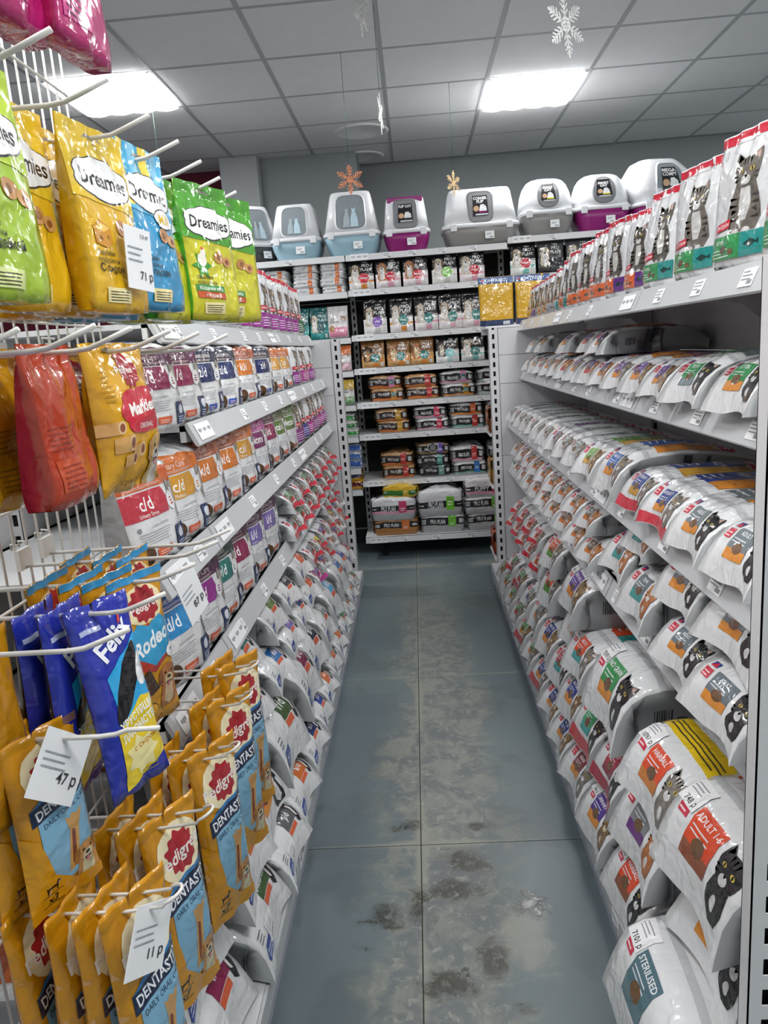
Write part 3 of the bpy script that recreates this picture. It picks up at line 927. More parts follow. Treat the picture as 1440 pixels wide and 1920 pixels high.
# ceiling: tiles in a bar grid, two round vents, square lamps
mb = MB(); mb.box(RX0, RX1, RY0, RY1, CEIL + 0.03, CEIL + 0.08)
ceiling = structure(mb.build('ceiling', M_tile))
g = 0.011
mb = MB(); mb.box(-TILE / 2 + g, TILE / 2 - g, -TILE / 2 + g, TILE / 2 - g, 0.003, 0.018)
tile_me = mb.mesh('ceiling_tile', M_tile)
lampset = set(LAMPS)
for i in range(-7, 8):
    for j in range(-9, 5):
        if (i, j) in lampset:
            continue
        obj('ceiling_tile', tile_me, ceiling, (CX0 + TILE * (i + .5), CY0 + TILE * (j + .5), CEIL))
for i in range(-7, 9):
    mb = MB(); x = CX0 + TILE * i; mb.box(x - 0.012, x + 0.012, RY0, RY1, CEIL, CEIL + 0.03); mb.build('grid_bar', M_tbar, ceiling)
for j in range(-9, 6):
    mb = MB(); y = CY0 + TILE * j; mb.box(RX0, RX1, y - 0.0105, y + 0.0105, CEIL + 0.0015, CEIL + 0.03); mb.build('grid_bar', M_tbar, ceiling)
def vent(x, y, r, label):
    mb = MB(); n = 32
    rings = []
    for rr, z in ((r, CEIL + 0.004), (r, CEIL - 0.004), (r * .93, CEIL - 0.009), (r * .85, CEIL - 0.004), (r * .82, CEIL + 0.001)):
        rings.append([(x + rr * math.cos(2 * math.pi * k / n), y + rr * math.sin(2 * math.pi * k / n), z) for k in range(n)])
    mb.loft(rings, 0, False, True)
    o = mb.build('round_vent', M_tile, None, True)
    tag(o, label, 'vent')
vent(-0.27, 5.70, 0.19, 'larger flat round ceiling vent, nearer the copper snowflake')
vent(-0.31, 6.40, 0.17, 'smaller flat round ceiling vent close to the back wall')

M_lamp = mat('lamp_diffuser', '#ffffff', 0.5, 0.2, emit=LAMP_STRENGTH)
M_lampframe = mat('lamp_frame', '#d4d6d8', 0.4, 0.4)
def lamp(i, j, label):
    x0, y0 = CX0 + TILE * i + 0.014, CY0 + TILE * j + 0.014
    s = TILE - 0.028
    root = empty('ceiling_lamp', (x0 + s / 2, y0 + s / 2, CEIL))
    mb = MB(); h = s / 2
    for a in ((-h, h, -h, -h + .008), (-h, h, h - .008, h), (-h, -h + .012, -h, h), (h - .012, h, -h, h)):
        mb.box(a[0], a[1], a[2], a[3], 0.0, 0.03)
    mb.box(-h, h, -h, h, 0.024, 0.028)
    mb.build('frame', M_lampframe, root)
    k = 16; k2 = h - .012
    mb = MB()   # the four tube bays give the diffuser its scalloped edges
    lo = [(-k2 + 2 * k2 * q / k, -h + .020 - .012 * abs(math.sin(math.pi * 4 * q / k)), -0.014 - 0.008 * abs(math.sin(math.pi * 4 * q / k))) for q in range(k + 1)]
    hi = [(p[0], -p[1], p[2]) for p in lo]
    for q in range(k):
        mb.quad([lo[q], hi[q], hi[q + 1], lo[q + 1]])
        mb.quad([lo[q], lo[q + 1], lo[q + 1][:2] + (.01,), lo[q][:2] + (.01,)]); mb.quad([hi[q + 1], hi[q], hi[q][:2] + (.01,), hi[q + 1][:2] + (.01,)])
    for e_ in (0, k):
        mb.quad([lo[e_], lo[e_][:2] + (.01,), hi[e_][:2] + (.01,), hi[e_]])
    d = mb.build('diffuser', M_lamp, root)
    tag(root, label, 'ceiling lamp', 'square ceiling lamps')
lamp_words = {(1, 2): 'square glowing ceiling lamp above the right-hand litter boxes', (-3, 1): 'square glowing ceiling lamp at the left behind the hanging treat pouches'}
over = {(1, -2): 'the middle of the aisle', (-3, -3): 'the wire grid of treats', (5, 2): 'the right of the rear shelving', (5, -2): 'the back of the right gondola', (1, -6): 'the near end of the aisle',
        (-3, -7): 'the far corner behind the treats', (5, -6): 'the corner behind the right gondola', (-1, -5): 'the open floor before the treats, added as fill', (3, -5): 'the near end of the right gondola, added fill'}
for ij in LAMPS:
    lamp(*ij, lamp_words.get(ij) or 'square ceiling lamp out of view, above ' + over[ij])

# walls
M_pale = mat('pale_wall_paint', '#c9cccd', .75, .3, var=.04)
def slab(name, x0, x1, y0, y1, z0, z1, m):
    mb = MB(); mb.box(x0, x1, y0, y1, z0, z1); return structure(mb.build(name, m))
WY = RY1
slab('wall_back', -0.47, RX1, WY, WY + 0.12, 0, CEIL + .03, M_wall)
slab('wall_back_recess', -1.10, -0.47, 6.22, 6.34, 0, CEIL + .03, M_wall)
slab('wall_recess_return', -0.47 - .0, -0.35, 6.22, WY, 0, CEIL + .03, M_wall)
slab('wall_column', -1.385, -1.10, 6.10, 6.34, 0, CEIL + .03, mat('column_light_paint', '#a9adaf', .75, .3))
slab('wall_back_maroon', RX0, -1.385, 6.46, 6.58, 0, CEIL + .03, M_maroon)
slab('wall_left', RX0 - .12, RX0, RY0, WY, 0, CEIL + .03, M_pale)
slab('wall_right', RX1, RX1 + .12, RY0, WY, 0, CEIL + .03, M_pale)
slab('wall_front', RX0, RX1, RY0 - .12, RY0, 0, CEIL + .03, M_pale)

# ------------------------------------------------------------------ shelving
def upright(parent, x, y, z1, w=0.052, d=0.03, face=-1):
    """perforated steel post: two strips and the rungs between the slots, a dark-coloured sheet behind painting the shade inside"""
    mb = MB(); sw = 0.013
    yf, yb = (y, y + d) if face < 0 else (y - d, y)
    x0, x1 = x - w / 2, x + w / 2
    xs0, xs1 = x - sw / 2, x + sw / 2
    f0, f1 = (yf, yf + 0.002) if face < 0 else (yb - 0.002, yb)
    mb.box(x0, xs0, f0, f1, 0, z1); mb.box(xs1, x1, f0, f1, 0, z1)
    z = 0.0; k = 0
    while z < z1:
        zt = min(z + 0.023, z1)
        mb.box(xs0, xs1, f0, f1, z, zt); z += 0.05
    mb.box(x0, x0 + .002, yf, yb, 0, z1); mb.box(x1 - .002, x1, yf, yb, 0, z1)
    mb.box(xs0 - .004, xs1 + .004, (yf + yb) / 2, (yf + yb) / 2 + .002, 0, z1, 1)  # dark sheet colours in the shade seen through the slots
    mb.box(x0, x1, yb - .002 if face < 0 else yf, yb if face < 0 else yf + .002, 0, z1)
    mb.box(x0, x1, yf, yb, z1, z1 + .002)
    return mb.build('upright', [M_steel, M_dark], parent)

def price_label(parent, w, h, seed, wide=False):
    r = random.Random(seed); mb = MB()
    mb.box(-w / 2, w / 2, -0.0006, 0.0006, -h / 2, h / 2)
    if wide:
        for c in (-.33, 0, .33):
            for q in range(3):
                mb.box(w * (c - .10 + .075 * q), w * (c - .05 + .075 * q), -0.0010, -0.0006, -h * (.02 + .06 * (q % 2)), h * .16, 1)
    else:
        for k in range(3):
            z = h * (.30 - .2 * k); mb.box(-w * .42, w * (.0 + .35 * r.random()), -0.0010, -0.0006, z - h * .035, z + h * .035, 1)
        mb.box(w * .08, w * .42, -0.0010, -0.0006, -h * .38, -h * .16, 1)
    return mb.mesh('price_label', [M_paper, M_ink])
LBL = [price_label(None, 0.055, 0.034, k) for k in range(3)]
LBLW = price_label(None, 0.115, 0.040, 9, True)

def aisle_shelf(root, side, xf, xb, z, y0, y1, seed, rail=True, wide_at=None):
    """one shelf of an aisle gondola running along y.  side=+1: shelf to the right of the aisle (front looks to -x)"""
    s = side; r = random.Random(seed)
    mb = MB()
    lo, hi = min(xf, xb), max(xf, xb)
    mb.box(lo, hi, y0 + .002, y1 - .002, z - 0.012, z)
    fx = (xf, xf + s * 0.012); mb.box(min(fx), max(fx), y0 + .002, y1 - .002, z - 0.036, z)
    bx_ = (xb, xb - s * 0.015); mb.box(min(bx_), max(bx_), y0 + .002, y1 - .002, z - 0.03, z)
    sh = mb.build('shelf', M_steel, root)
    if rail:
        mb = MB()
        # angled price channel clipped on the front lip
        pts = [(xf - s * .001, z + .006), (xf - s * .006, z + .008), (xf - s * .030, z - .044), (xf - s * .027, z - .048), (xf - s * .020, z - .044), (xf - s * .001, z - .004)]
        ra = [(p[0], y0 + .003, p[1]) for p in pts]; rb = [(p[0], y1 - .003, p[1]) for p in pts]
        if s < 0: ra, rb = rb, ra
        mb.loft([ra, rb]); mb.build('price_rail', M_rail, sh)
        ang = math.atan2(0.024, 0.052)
        n = max(2, int((y1 - y0) / 0.27))
        for k in range(n):
            y = y0 + (y1 - y0) * (k + .5 + .5 * (r.random() - .5)) / n
            obj('price_label', LBL[k % 3], sh, (xf - s * .0195, y, z - .018), (-ang, 0, -s * math.pi / 2))
        if wide_at:
            for y in wide_at:
                obj('price_label', LBLW, sh, (xf - s * .0200, y, z - .018), (-ang, 0, -s * math.pi / 2))
    return sh

def brackets(root, side, xf, xb, z, y):
    s = side; mb = MB()
    pts = [(xb, z - .012), (xf + s * .03, z - .012), (xf + s * .03, z - .022), (xb - s * .10, z - .045), (xb - s * .05, z - .085), (xb, z - .085)]
    a = [(p[0], y - .002, p[1]) for p in pts]; b = [(p[0], y + .002, p[1]) for p in pts]
    mb.loft([a, b] if s > 0 else [b, a]); mb.build('bracket', M_steel, root)

YE = 4.25
def gondola(name, side, xpost, xback, joints, rows, kick_x, label, seams=(0.33, 0.73, 1.13, 1.285), z1=1.43, near_panel=False):
    s = side
    root = empty(name, (0, 0, 0))
    # back boards, bay by bay
    for a, b in zip(joints[:-1], joints[1:]):
        zz = (0.03,) + tuple(seams) + (z1,)
        for q0, q1 in zip(zz[:-1], zz[1:]):
            mb = MB(); mb.box(min(xback, xback + s * .012), max(xback, xback + s * .012), a + .0015, b - .0015, q0 + .0012, q1 - .0012)
            mb.build('back_panel', M_steel, root)
    # end boards
    ends = [joints[-1]] + ([joints[0]] if near_panel else [])
    for yy in ends:
        zz = (0.03,) + tuple(seams) + (z1,)
        for q0, q1 in zip(zz[:-1], zz[1:]):
            mb = MB(); x0, x1 = xpost + s * .022, xback
            mb.box(min(x0, x1), max(x0, x1), yy, yy + .018, q0 + .0012, q1 - .0012)
            mb.build('end_panel', M_steel, root)
        upright(root, xpost, yy - .004, z1 + .004)
        upright(root, xback - s * .02, yy - .004, z1 + .004)
    for yy in joints[1:-1]:
        upright(root, xback - s * .006 - s * .0, yy - .004 + .0, z1, 0.03, 0.01)
    for q, (z, xf, a0, wide) in enumerate(rows):
        for a, b in zip(joints[:-1], joints[1:]):
            if b <= a0 + .01:
                continue
            aisle_shelf(root, s, xf, xback - s * .001, z, max(a, a0), b, seed=q * 10 + int(a * 7), wide_at=[max(a, a0) + .09] if wide else None)
        for yy in joints[1:-1]:
            if yy > a0:
                brackets(root, s, xf, xback - s * .002, z, yy)
    # base
    for a, b in zip(joints[:-1], joints[1:]):
        mb = MB(); x0, x1 = kick_x, kick_x + s * .012
        mb.box(min(x0, x1), max(x0, x1), a + .002, b - .002, 0.0, 0.088); mb.build('kick_plate', M_kick, root)
        mb = MB(); mb.box(min(kick_x, xback), max(kick_x, xback), a + .002, b - .002, 0.089, 0.102)
        sh = mb.build('base_shelf', M_steel, root)
        mb = MB(); x0, x1 = kick_x - s * .008, kick_x - s * .0008
        mb.box(min(x0, x1), max(x0, x1), a + .004, b - .004, 0.052, 0.101); mb.build('price_rail', M_rail, sh)
        obj('price_label', LBLW, sh, (kick_x - s * .0092, a + .10, .077), (0, 0, -s * math.pi / 2))
        obj('price_label', LBL[0], sh, (kick_x - s * .0092, (a + b) / 2, .077), (0, 0, -s * math.pi / 2))
    tag(root, label, 'shelving unit', 'aisle shelving units')
    return root

RB, LB_ = 0.945, -0.945
R_ROWS = [(1.455, 0.60, 0.9, 1), (1.195, 0.60, 0.9, 1), (0.935, 0.525, 0.9, 1), (0.685, 0.52, 0.9, 1), (0.365, 0.51, 3.0, 0)]
L_ROWS = [(1.455, -0.575, 1.66, 1), (1.225, -0.52, 1.66, 1), (0.985, -0.50, 1.30, 1), (0.715, -0.50, 1.25, 1), (0.432, -0.50, 1.25, 0)]
RIGHT = gondola('aisle_gondola', 1, 0.437, RB, [0.91, 2.03, 3.04, YE], R_ROWS, 0.38, 'white steel gondola full of pet food along the right of the aisle', near_panel=True)
LEFT = gondola('aisle_gondola', -1, -0.43, LB_, [0.40, 1.66, 2.95, YE], L_ROWS, -0.385, 'white steel gondola full of pet food along the left of the aisle')

# shelving across the back of the aisle: three bays with their own shelf heights
BY, BYB = 4.95, 5.36
def back_shelf(root, x0, x1, z, yf, yb=BYB, labels=4, seed=0, wide=True):
    r = random.Random(seed)
    mb = MB(); mb.box(x0 + .002, x1 - .002, yf, yb, z - .012, z); mb.box(x0 + .002, x1 - .002, yf, yf + .012, z - .038, z)
    sh = mb.build('shelf', M_steel, root)
    mb = MB(); mb.box(x0 + .004, x1 - .004, yf - .006, yf - .0005, z - .037, z - .001); mb.build('price_rail', M_steel2, sh)
    if wide:
        obj('price_label', LBLW, sh, (x0 + .09, yf - .0072, z - .018))
    for k in range(labels):
        obj('price_label', LBL[k % 3], sh, (x0 + .22 + (x1 - x0 - .3) * (k + .3 * r.random()) / max(labels, 1), yf - .0072, z - .016 - .004 * r.random()), (0, 0, 0))
    return sh
BAYS = [(-1.42, -0.395), (-0.395, 0.62), (0.62, 1.70)]
BACKU = []
for q, ((x0, x1), wd) in enumerate(zip(BAYS, ('left bay, with blue litter boxes on top', 'middle bay, with the magenta litter box on top', 'right bay, with the white and grey litter boxes on top'))):
    root = empty('rear_shelving', ((x0 + x1) / 2, BYB, 0)); root.location = (0, 0, 0)
    zz = [0.10, 0.50, 0.90, 1.30, 1.70, 1.96]
    for a, b in zip(zz[:-1], zz[1:]):
        mb = MB(); mb.box(x0 + .002, x1 - .002, BYB, BYB + .014, a + .001, b - .001); mb.build('back_panel', M_blackback, root)
    tag(root, 'shelving across the aisle end, ' + wd, 'shelving unit', 'shelving units at the end of the aisle')
    BACKU.append(root)
    for xx in ((x0, x1) if q == 2 else (x0,)):
        upright(root, xx, BYB - .03, 1.97, 0.04)
CZ = [1.955, 1.740, 1.462, 1.250, 1.030, 0.822, 0.512]
for k, z in enumerate(CZ):
    back_shelf(BACKU[1], *BAYS[1], z, BY, seed=k)
back_shelf(BACKU[1], *BAYS[1], 0.155, 4.82, seed=9, labels=3)
LZ = [1.955, 1.735, 1.452, 1.240, 1.020, 0.812, 0.60, 0.455]
for k, z in enumerate(LZ):
    back_shelf(BACKU[0], *BAYS[0], z, BY + .002, seed=20 + k, labels=2, wide=False)
RZ = [1.985, 1.755, 1.47, 1.25, 1.03, 0.822, 0.512, 0.155]
for k, z in enumerate(RZ):
    back_shelf(BACKU[2], *BAYS[2], z, BY + .002, seed=40 + k, labels=2)
for q in (0, 1, 2):   # levelling feet under the bottom shelves
    for xx in (BAYS[q][0] + .12, BAYS[q][1] - .12):
        mb = MB(); mb.tube([(xx, 4.93, 0.0), (xx, 4.93, 0.02)], .018, 12); mb.tube([(xx, 4.93, 0.02), (xx, 4.93, 0.117)], .008, 8); mb.build('foot', M_dark, BACKU[q])
for q in (0, 1, 2):
    mb = MB(); mb.box(BAYS[q][0] + .002, BAYS[q][1] - .002, 5.30, 5.312, 0.0, 0.10); mb.build('plinth', M_blackback, BACKU[q])

# end-cap shelf on the far side of the right gondola (carries the two yellow bags)
ec = empty('end_cap_shelf', (0, 0, 0))
mb = MB(); mb.box(0.40, 0.94, YE + .021, YE + .31, 1.432, 1.444); mb.box(0.40, 0.94, YE + .30, YE + .31, 1.40, 1.444); mb.build('shelf', M_steel, ec)
for x in (0.43, 0.91):
    mb = MB(); mb.quad([(x, YE + .021, 1.30), (x, YE + .021, 1.432), (x, YE + .29, 1.432)]); mb.quad([(x + .003, YE + .021, 1.30), (x + .003, YE + .29, 1.432), (x + .003, YE + .021, 1.432)]); mb.build('bracket', M_steel, ec)
for z in (0.12, 0.55, 0.85, 1.15):
    mb = MB(); mb.box(0.40, 0.94, YE + .021, YE + .31, z - .012, z); mb.build('shelf', M_steel, ec)
tag(ec, 'narrow white end-cap shelf behind the right gondola, under two yellow bags', 'shelf')

# ------------------------------------------------------------------ wire grid with hooks (left foreground)
GX = -0.665
grid = empty('wire_grid_panel', (0, 0, 0))
GY0, GY1, GZ0, GZ1 = 0.45, 1.63, 0.40, 2.20
k = 0; y = GY0
while y <= GY1 + .001:
    mb = MB(); mb.tube([(GX, y, GZ0), (GX, y, GZ1)], 0.0023, 6); mb.build('vertical_wire', M_wire, grid, True); y += 0.0393
z = GZ0
while z <= GZ1 + .001:
    mb = MB(); mb.tube([(GX + .005, GY0, z), (GX + .005, GY1, z)], 0.0027, 6); mb.build('horizontal_wire', M_wire, grid, True); z += 0.15
tag(grid, 'white wire grid panel carrying the hooks of hanging treats', 'wire grid')

def hook(y, z, xt, label, loop=False, x0=GX + .006, rise=0.022):
    root_me = MB()
    r = 0.0032 if not loop else 0.0024
    if loop:   # double-prong hook closed by a rounded end
        w = 0.016
        p = [(x0, y - w, z), (xt - .07, y - w, z), (xt - .02, y - w, z + .006)]
        for q in range(9):
            a = -math.pi / 2 + math.pi * q / 8
            p.append((xt - .018 + .018 * math.cos(a), y + w * math.sin(a), z + .010 + .008 * math.cos(a)))
        p += [(xt - .02, y + w, z + .006), (xt - .07, y + w, z), (x0, y + w, z)]
        root_me.tube(p, r, 7)
    else:
        p = [(x0, y, z), (xt - .075, y, z), (xt - .055, y, z + .002), (xt - .04, y, z + .007), (xt - .0, y, z + rise)]
        root_me.tube(p, r, 8)
    o = root_me.build('display_hook', M_wire, None, True)
    mb = MB(); mb.box(x0 - .004, x0 + .003, y - .02, y + .02, z - .004, z + .03); mb.build('back_plate', M_wire, o)
    for dy in (-.012, .012):
        mb = MB(); mb.tube([(x0 - .012, y + dy, z + .03), (x0 - .012, y + dy, z + .04), (x0, y + dy, z + .038)], .002, 6); mb.build('clip', M_wire, o, True)
    tag(o, label, 'hook', 'wire display hooks')
    return o
# ------------------------------------------------------------------ hanging treats: designs
def cloud(cx, cy, rx, ry, c, n=7, part=None):
    pts = []
    for i in range(n * 6):
        a = 2 * math.pi * i / (n * 6)
        b = 1 + 0.10 * abs(math.sin(n * a / 2))
        pts.append((cx + rx * b * math.cos(a), cy + ry * b * math.sin(a)))
    return P_(pts, c, part)

def d_cloudtreat(base, base2, line1, line2, icon, mix=False, tag_cols=None, side=None):
    e = []
    e += P_([(0, .60), (1, .56), (1, 1), (0, 1)], base2, 'upper_colour')
    if mix:
        for k in range(4):
            e += P_([(.05 + .25 * k, .62), (.16 + .25 * k, .62), (.22 + .22 * k, 1), (.08 + .22 * k, 1)], '#f2d64b' if k % 2 == 0 else '#7fc4e3', 'upper_colour')
    e += P_([(.34, .925), (.42, .955), (.58, .955), (.66, .925), (.58, .935), (.42, .935)], '#8f8a80', 'hang_slot')
    e += cloud(.52, .715, .45, .115, '#2b2b2b', 6, 'cloud_outline') + cloud(.52, .717, .435, .107, '#f4f5f5', 6, 'cloud')
    e += T_('Dreamies', .53, .72, .088, '#17181a', .80, bold=.02, shear=.08, part='brand_lettering')
    if mix:
        e += cloud(.72, .575, .2, .06, '#2b2b2b', 5, 'mix_cloud') + cloud(.72, .575, .185, .053, '#f4f5f5', 5, 'mix_cloud') + T_('MIX', .72, .575, .06, '#e9bf16', .28, bold=.03, part='mix_lettering')
    e += E_(.62, .47, .11, .045, '#b9834a', 14, 'treat_picture') + E_(.62, .47, .05, .022, '#8a5a2c', 10, 'treat_picture') + E_(.80, .445, .10, .04, '#c89558', 14, 'treat_picture') + E_(.80, .445, .045, .02, '#8a4f2b', 10, 'treat_picture')
    if icon == 'cheese':
        e += P_([(.14, .36), (.14, .45), (.26, .49), (.40, .455), (.40, .375), (.28, .34)], '#c98a1e', 'cheese_picture') + P_([(.15, .44), (.26, .475), (.39, .45), (.28, .425)], '#f0c65a', 'cheese_picture') + E_(.22, .39, .025, .014, '#8f5d10', 8, 'cheese_picture') + E_(.33, .40, .02, .012, '#8f5d10', 8, 'cheese_picture')
    elif icon == 'leaf':
        e += star_(.25, .40, .17, .08, 6, '#3f8f34', .65, 'leaf_picture') + E_(.26, .44, .07, .05, '#efe9dc', 10, 'chicken_picture') + E_(.29, .49, .04, .03, '#efe9dc', 8, 'chicken_picture') + E_(.29, .525, .018, .014, '#c5332b', 6, 'chicken_picture')
    for k, s in enumerate(line1):
        e += T_(s, .12, .315 - .038 * k, .028, '#3b3520', .5, bold=.006, align='l')
    if tag_cols:
        for k, (s, c) in enumerate(tag_cols):
            e += P_([(.08, .215 - .05 * k), (.60, .205 - .05 * k), (.60, .25 - .05 * k), (.08, .262 - .05 * k)], c, 'flavour_ribbon') + T_(s, .34, .232 - .05 * k, .028, '#f4f1e6', .46, rot=-2)
    else:
        e += T_(line2, .12, .235, .042, '#1d1a10', .62, bold=.02, align='l', part='flavour_lettering')
    e += R_(.16, .05, .56, .13, '#efe3a6' if base != '#9dbd28' else '#dbe89a', 'note_panel') + L_(.20, .06, .53, .12, 4, '#4a4428', .3, 3, .4, 'note_panel')
    return ('dr' + base + line2 + str(mix), [base, base, side or base], [('front', (0, 0, 1, 1), e)])

def rosette(cx, cy, r, a, c='#a8202c', part='rosette'):
    return P_([(cx + r * (1 + .09 * math.cos(11 * t)) * math.cos(t), cy + r * a * (1 + .09 * math.cos(11 * t)) * math.sin(t)) for t in [2 * math.pi * i / 66 for i in range(66)]], c, part)

def d_dental(count='x7', w=.115, h=.32):
    a = w / h
    e = E_(.55, .79, .42, .14, '#efe3bd', 18, 'pale_glow') + rosette(.55, .79, .27, a)
    e += T_('Pedigree', .53, .785, .062, '#f6f1ea', .86, bold=.02, shear=.1, rot=8, part='brand_lettering')
    e += P_([(.28, .10), (1, .16), (1, .68), (.18, .58), (.20, .36)], '#7fb2cf', 'picture_panel')
    e += P_([(.12, .535), (1, .60), (1, .69), (.12, .625)], '#152644', 'navy_band') + P_([(.12, .625), (1, .69), (1, .705), (.3, .66)], '#2f79b5', 'navy_band')
    e += T_('DENTASTIX', .57, .612, .052, '#eef2f6', .82, bold=.02, rot=9, part='product_lettering') + T_('DAILY ORAL CARE', .60, .535, .030, '#1b3352', .72, bold=.004, rot=9, part='tagline_lettering')
    e += P_([(.52, .16), (.66, .18), (.72, .40), (.79, .50), (.70, .475), (.645, .49), (.60, .47), (.53, .485), (.58, .40)], '#c99a5b', 'chew_picture') + P_([(.57, .20), (.63, .21), (.665, .39), (.61, .40)], '#7c3f27', 'chew_picture')
    e += furry(dog_(.80, .215, .17, a, '#c58f52', '#9c6a36', '#e8cfa6'), 'dog_picture')
    e += P_([(0, 0), (1, 0), (1, .06), (.62, .10), (.30, .22), (.16, .45), (0, .5)], '#cf9113', 'yellow_swoosh')
    e += [dict(q, part='dog_symbol') for q in minidog_(.26, .155, .085, a)] + T_(count, .27, .085, .046, '#191308', .3, bold=.03, part='count_lettering') + R_(.14, .118, .40, .123, '#4a3a12', 'count_lettering') + R_(.14, .05, .42, .055, '#4a3a12', 'count_lettering')
    for k in range(5):
        e += R_(.0, .945 + .010 * k, 1, .949 + .010 * k, '#b98a10', 'crimped_seal')
    return ('de' + count, ['#cc8d12', '#bd7f10', '#bd7f10'], [('front', (0, 0, 1, 1), e)])

def d_markies():
    a = .8
    e = rosette(.52, .815, .15, a) + T_('Pedigree', .46, .82, .05, '#f6f1ea', .5, bold=.02, part='brand_lettering')
    for c, r, dy in (('#c6273a', 1.0, 0),):
        for cx, cy, rx, ry in ((.44, .60, .2, .09), (.66, .61, .2, .09), (.34, .54, .16, .08), (.78, .55, .16, .08), (.56, .54, .3, .10), (.56, .46, .24, .08), (.42, .45, .16, .06), (.70, .45, .16, .06)):
            e += E_(cx, cy, rx, ry, c, 16, 'red_cloud')
    e += T_('Markies', .56, .565, .085, '#fbf6f2', .56, bold=.035, rot=5, part='product_lettering') + T_('ORIGINAL', .58, .435, .036, '#fbf6f2', .4, bold=.01, part='product_lettering')
    for x, y, s in ((.22, .33, 1), (.10, .44, .8), (.44, .27, .9), (.30, .22, .8)):
        e += P_([(x - .13 * s, y + .045 * s), (x + .08 * s, y + .06 * s), (x + .08 * s, y - .05 * s), (x - .13 * s, y - .055 * s)], '#d9a763', 'biscuit_picture') + E_(x + .08 * s, y + .004, .055 * s, .056 * s, '#e6c190', 12, 'biscuit_picture') + E_(x + .08 * s, y + .004, .036 * s, .038 * s, '#8f5137', 12, 'biscuit_picture')
    e += furry(dog_(.78, .25, .13, a, '#d2a867', '#b98a4b', '#efe0c2'), 'dog_picture')
    e += T_('150 g (e)', .30, .075, .036, '#2a220c', .4, bold=.01, shear=.15)
    e += L_(.08, .62, .20, .84, 7, '#b98d18', .4, 4, .25)
    e += E_(.36, .955, .05, .018, '#5c4a14', 10, 'hang_slot')
    return ('markies', ['#d9a21a', '#c99116', '#c99116'], [('front', (0, 0, 1, 1), e)])

def d_rodeo():
    a = .42
    e = E_(.5, .80, .4, .12, '#f0dfae', 16, 'pale_glow') + rosette(.52, .80, .26, a) + T_('Pedigree', .52, .795, .055, '#f6f1ea', .8, bold=.02, rot=5, part='brand_lettering')
    e += P_([(.05, .56), (.5, .68), (.95, .58), (.9, .46), (.5, .36), (.12, .42)], '#b0392c', 'red_shape') + P_([(.05, .62), (.3, .70), (.5, .66), (.72, .71), (.95, .63), (.85, .47), (.5, .40), (.15, .50)], '#2f9ccd', 'blue_shape')
    e += T_('Rodeo', .48, .57, .10, '#f4f8fa', .72, bold=.03, shear=.25, rot=12, part='product_lettering')
    e += P_([(.0, .36), (.35, .40), (.55, .24), (.4, .22), (0, .26)], '#3b2a17', 'treat_picture')
    e += furry(dog_(.74, .30, .17, a, '#a8683a', '#7d4a26', '#d9b48a'), 'dog_picture')
    e += E_(.34, .11, .16, .06, '#4b3a10', 16, 'round_mark') + E_(.34, .11, .145, .053, '#dfa51b', 16, 'round_mark') + L_(.24, .08, .44, .14, 3, '#4b3a10', .2, 2, .35, 'round_mark')
    e += R_(0, .95, 1, 1, '#2d93cc', 'blue_header')
    e += E_(.86, .455, .13, .05, '#efeff0', 12, 'round_badge') + T_('PRO', .86, .455, .022, '#33302c', .16)
    return ('rodeo', ['#c98f18', '#bb8214', '#bb8214'], [('front', (0, 0, 1, 1), e)])

def d_felix():
    e = P_([(.25, .62), (1, .80), (1, .30), (.3, .36)], '#2aa1d8', 'blue_burst') + E_(.55, .56, .36, .085, '#16161a', 18, 'dark_patch', .5) + E_(.86, .60, .16, .075, '#e9ebee', 16, 'white_patch', .3)
    e += P_([(.25, .02), (1, .12), (1, .44), (.7, .47), (.2, .34)], '#e8cb2a', 'yellow_panel')
    e += T_('Felix', .55, .80, .10, '#f2f5fb', .7, bold=.03, rot=28, part='brand_lettering') + E_(.74, .885, .06, .018, '#d23a34', 8, rot=.5)
    e += R_(.1, .86, .42, .885, '#a9b4d8', 'maker_label')
    e += T_('ХРУСТЯЩИЕ', .6, .395, .042, '#f6f6ee', .72, bold=.03, rot=14, part='product_lettering') + T_('ЛАКОМСТВА', .6, .33, .042, '#f6f6ee', .72, bold=.03, rot=14, part='product_lettering')
    e += star_(.55, .18, .30, .20, 7, '#efe3a2', .38, 'cheese_picture') + T_('с сыром', .62, .235, .03, '#c58a1c', .5, bold=.02, rot=10)
    e += L_(.5, .06, .92, .10, 2, '#8a7a1c', .3, 2, .3)
    return ('felix', ['#2230a0', '#15161c', '#15161c'], [('front', (0, 0, 1, 1), e)])

def d_plain(base, panel=None, key='', side=None, word=None, lines='#3b3520'):
    e = []
    if panel:
        e += R_(.10, .10, .55, .30, panel, 'note_panel') + L_(.14, .12, .5, .28, 5, lines, .3, 3, .35, 'note_panel')
    if word:
        e += T_(word, .5, .7, .07, '#f0e9ef', .8, bold=.02, part='brand_lettering')
    e += L_(.12, .36, .7, .52, 5, lines, .4, 5, .25)
    return ('pl' + base + key, [base, base, side or base], [('front', (0, 0, 1, 1), e)])

B_DREAM = lambda s=0: pouch(.152, .245, .050, s, True, True, .14, header=True)
B_DENT = lambda s=0: pouch(.115, .325, .038, s, False, False, .07)
B_DENT3 = lambda s=0: pouch(.115, .235, .032, s, False, False, .08)
B_MARK = lambda s=0: pouch(.175, .208, .060, s, False, False, .08)
B_RODEO = lambda s=0: pouch(.115, .238, .035, s, False, False, .08)
B_FELIX = lambda s=0: pouch(.105, .262, .036, s, False, False, .08)

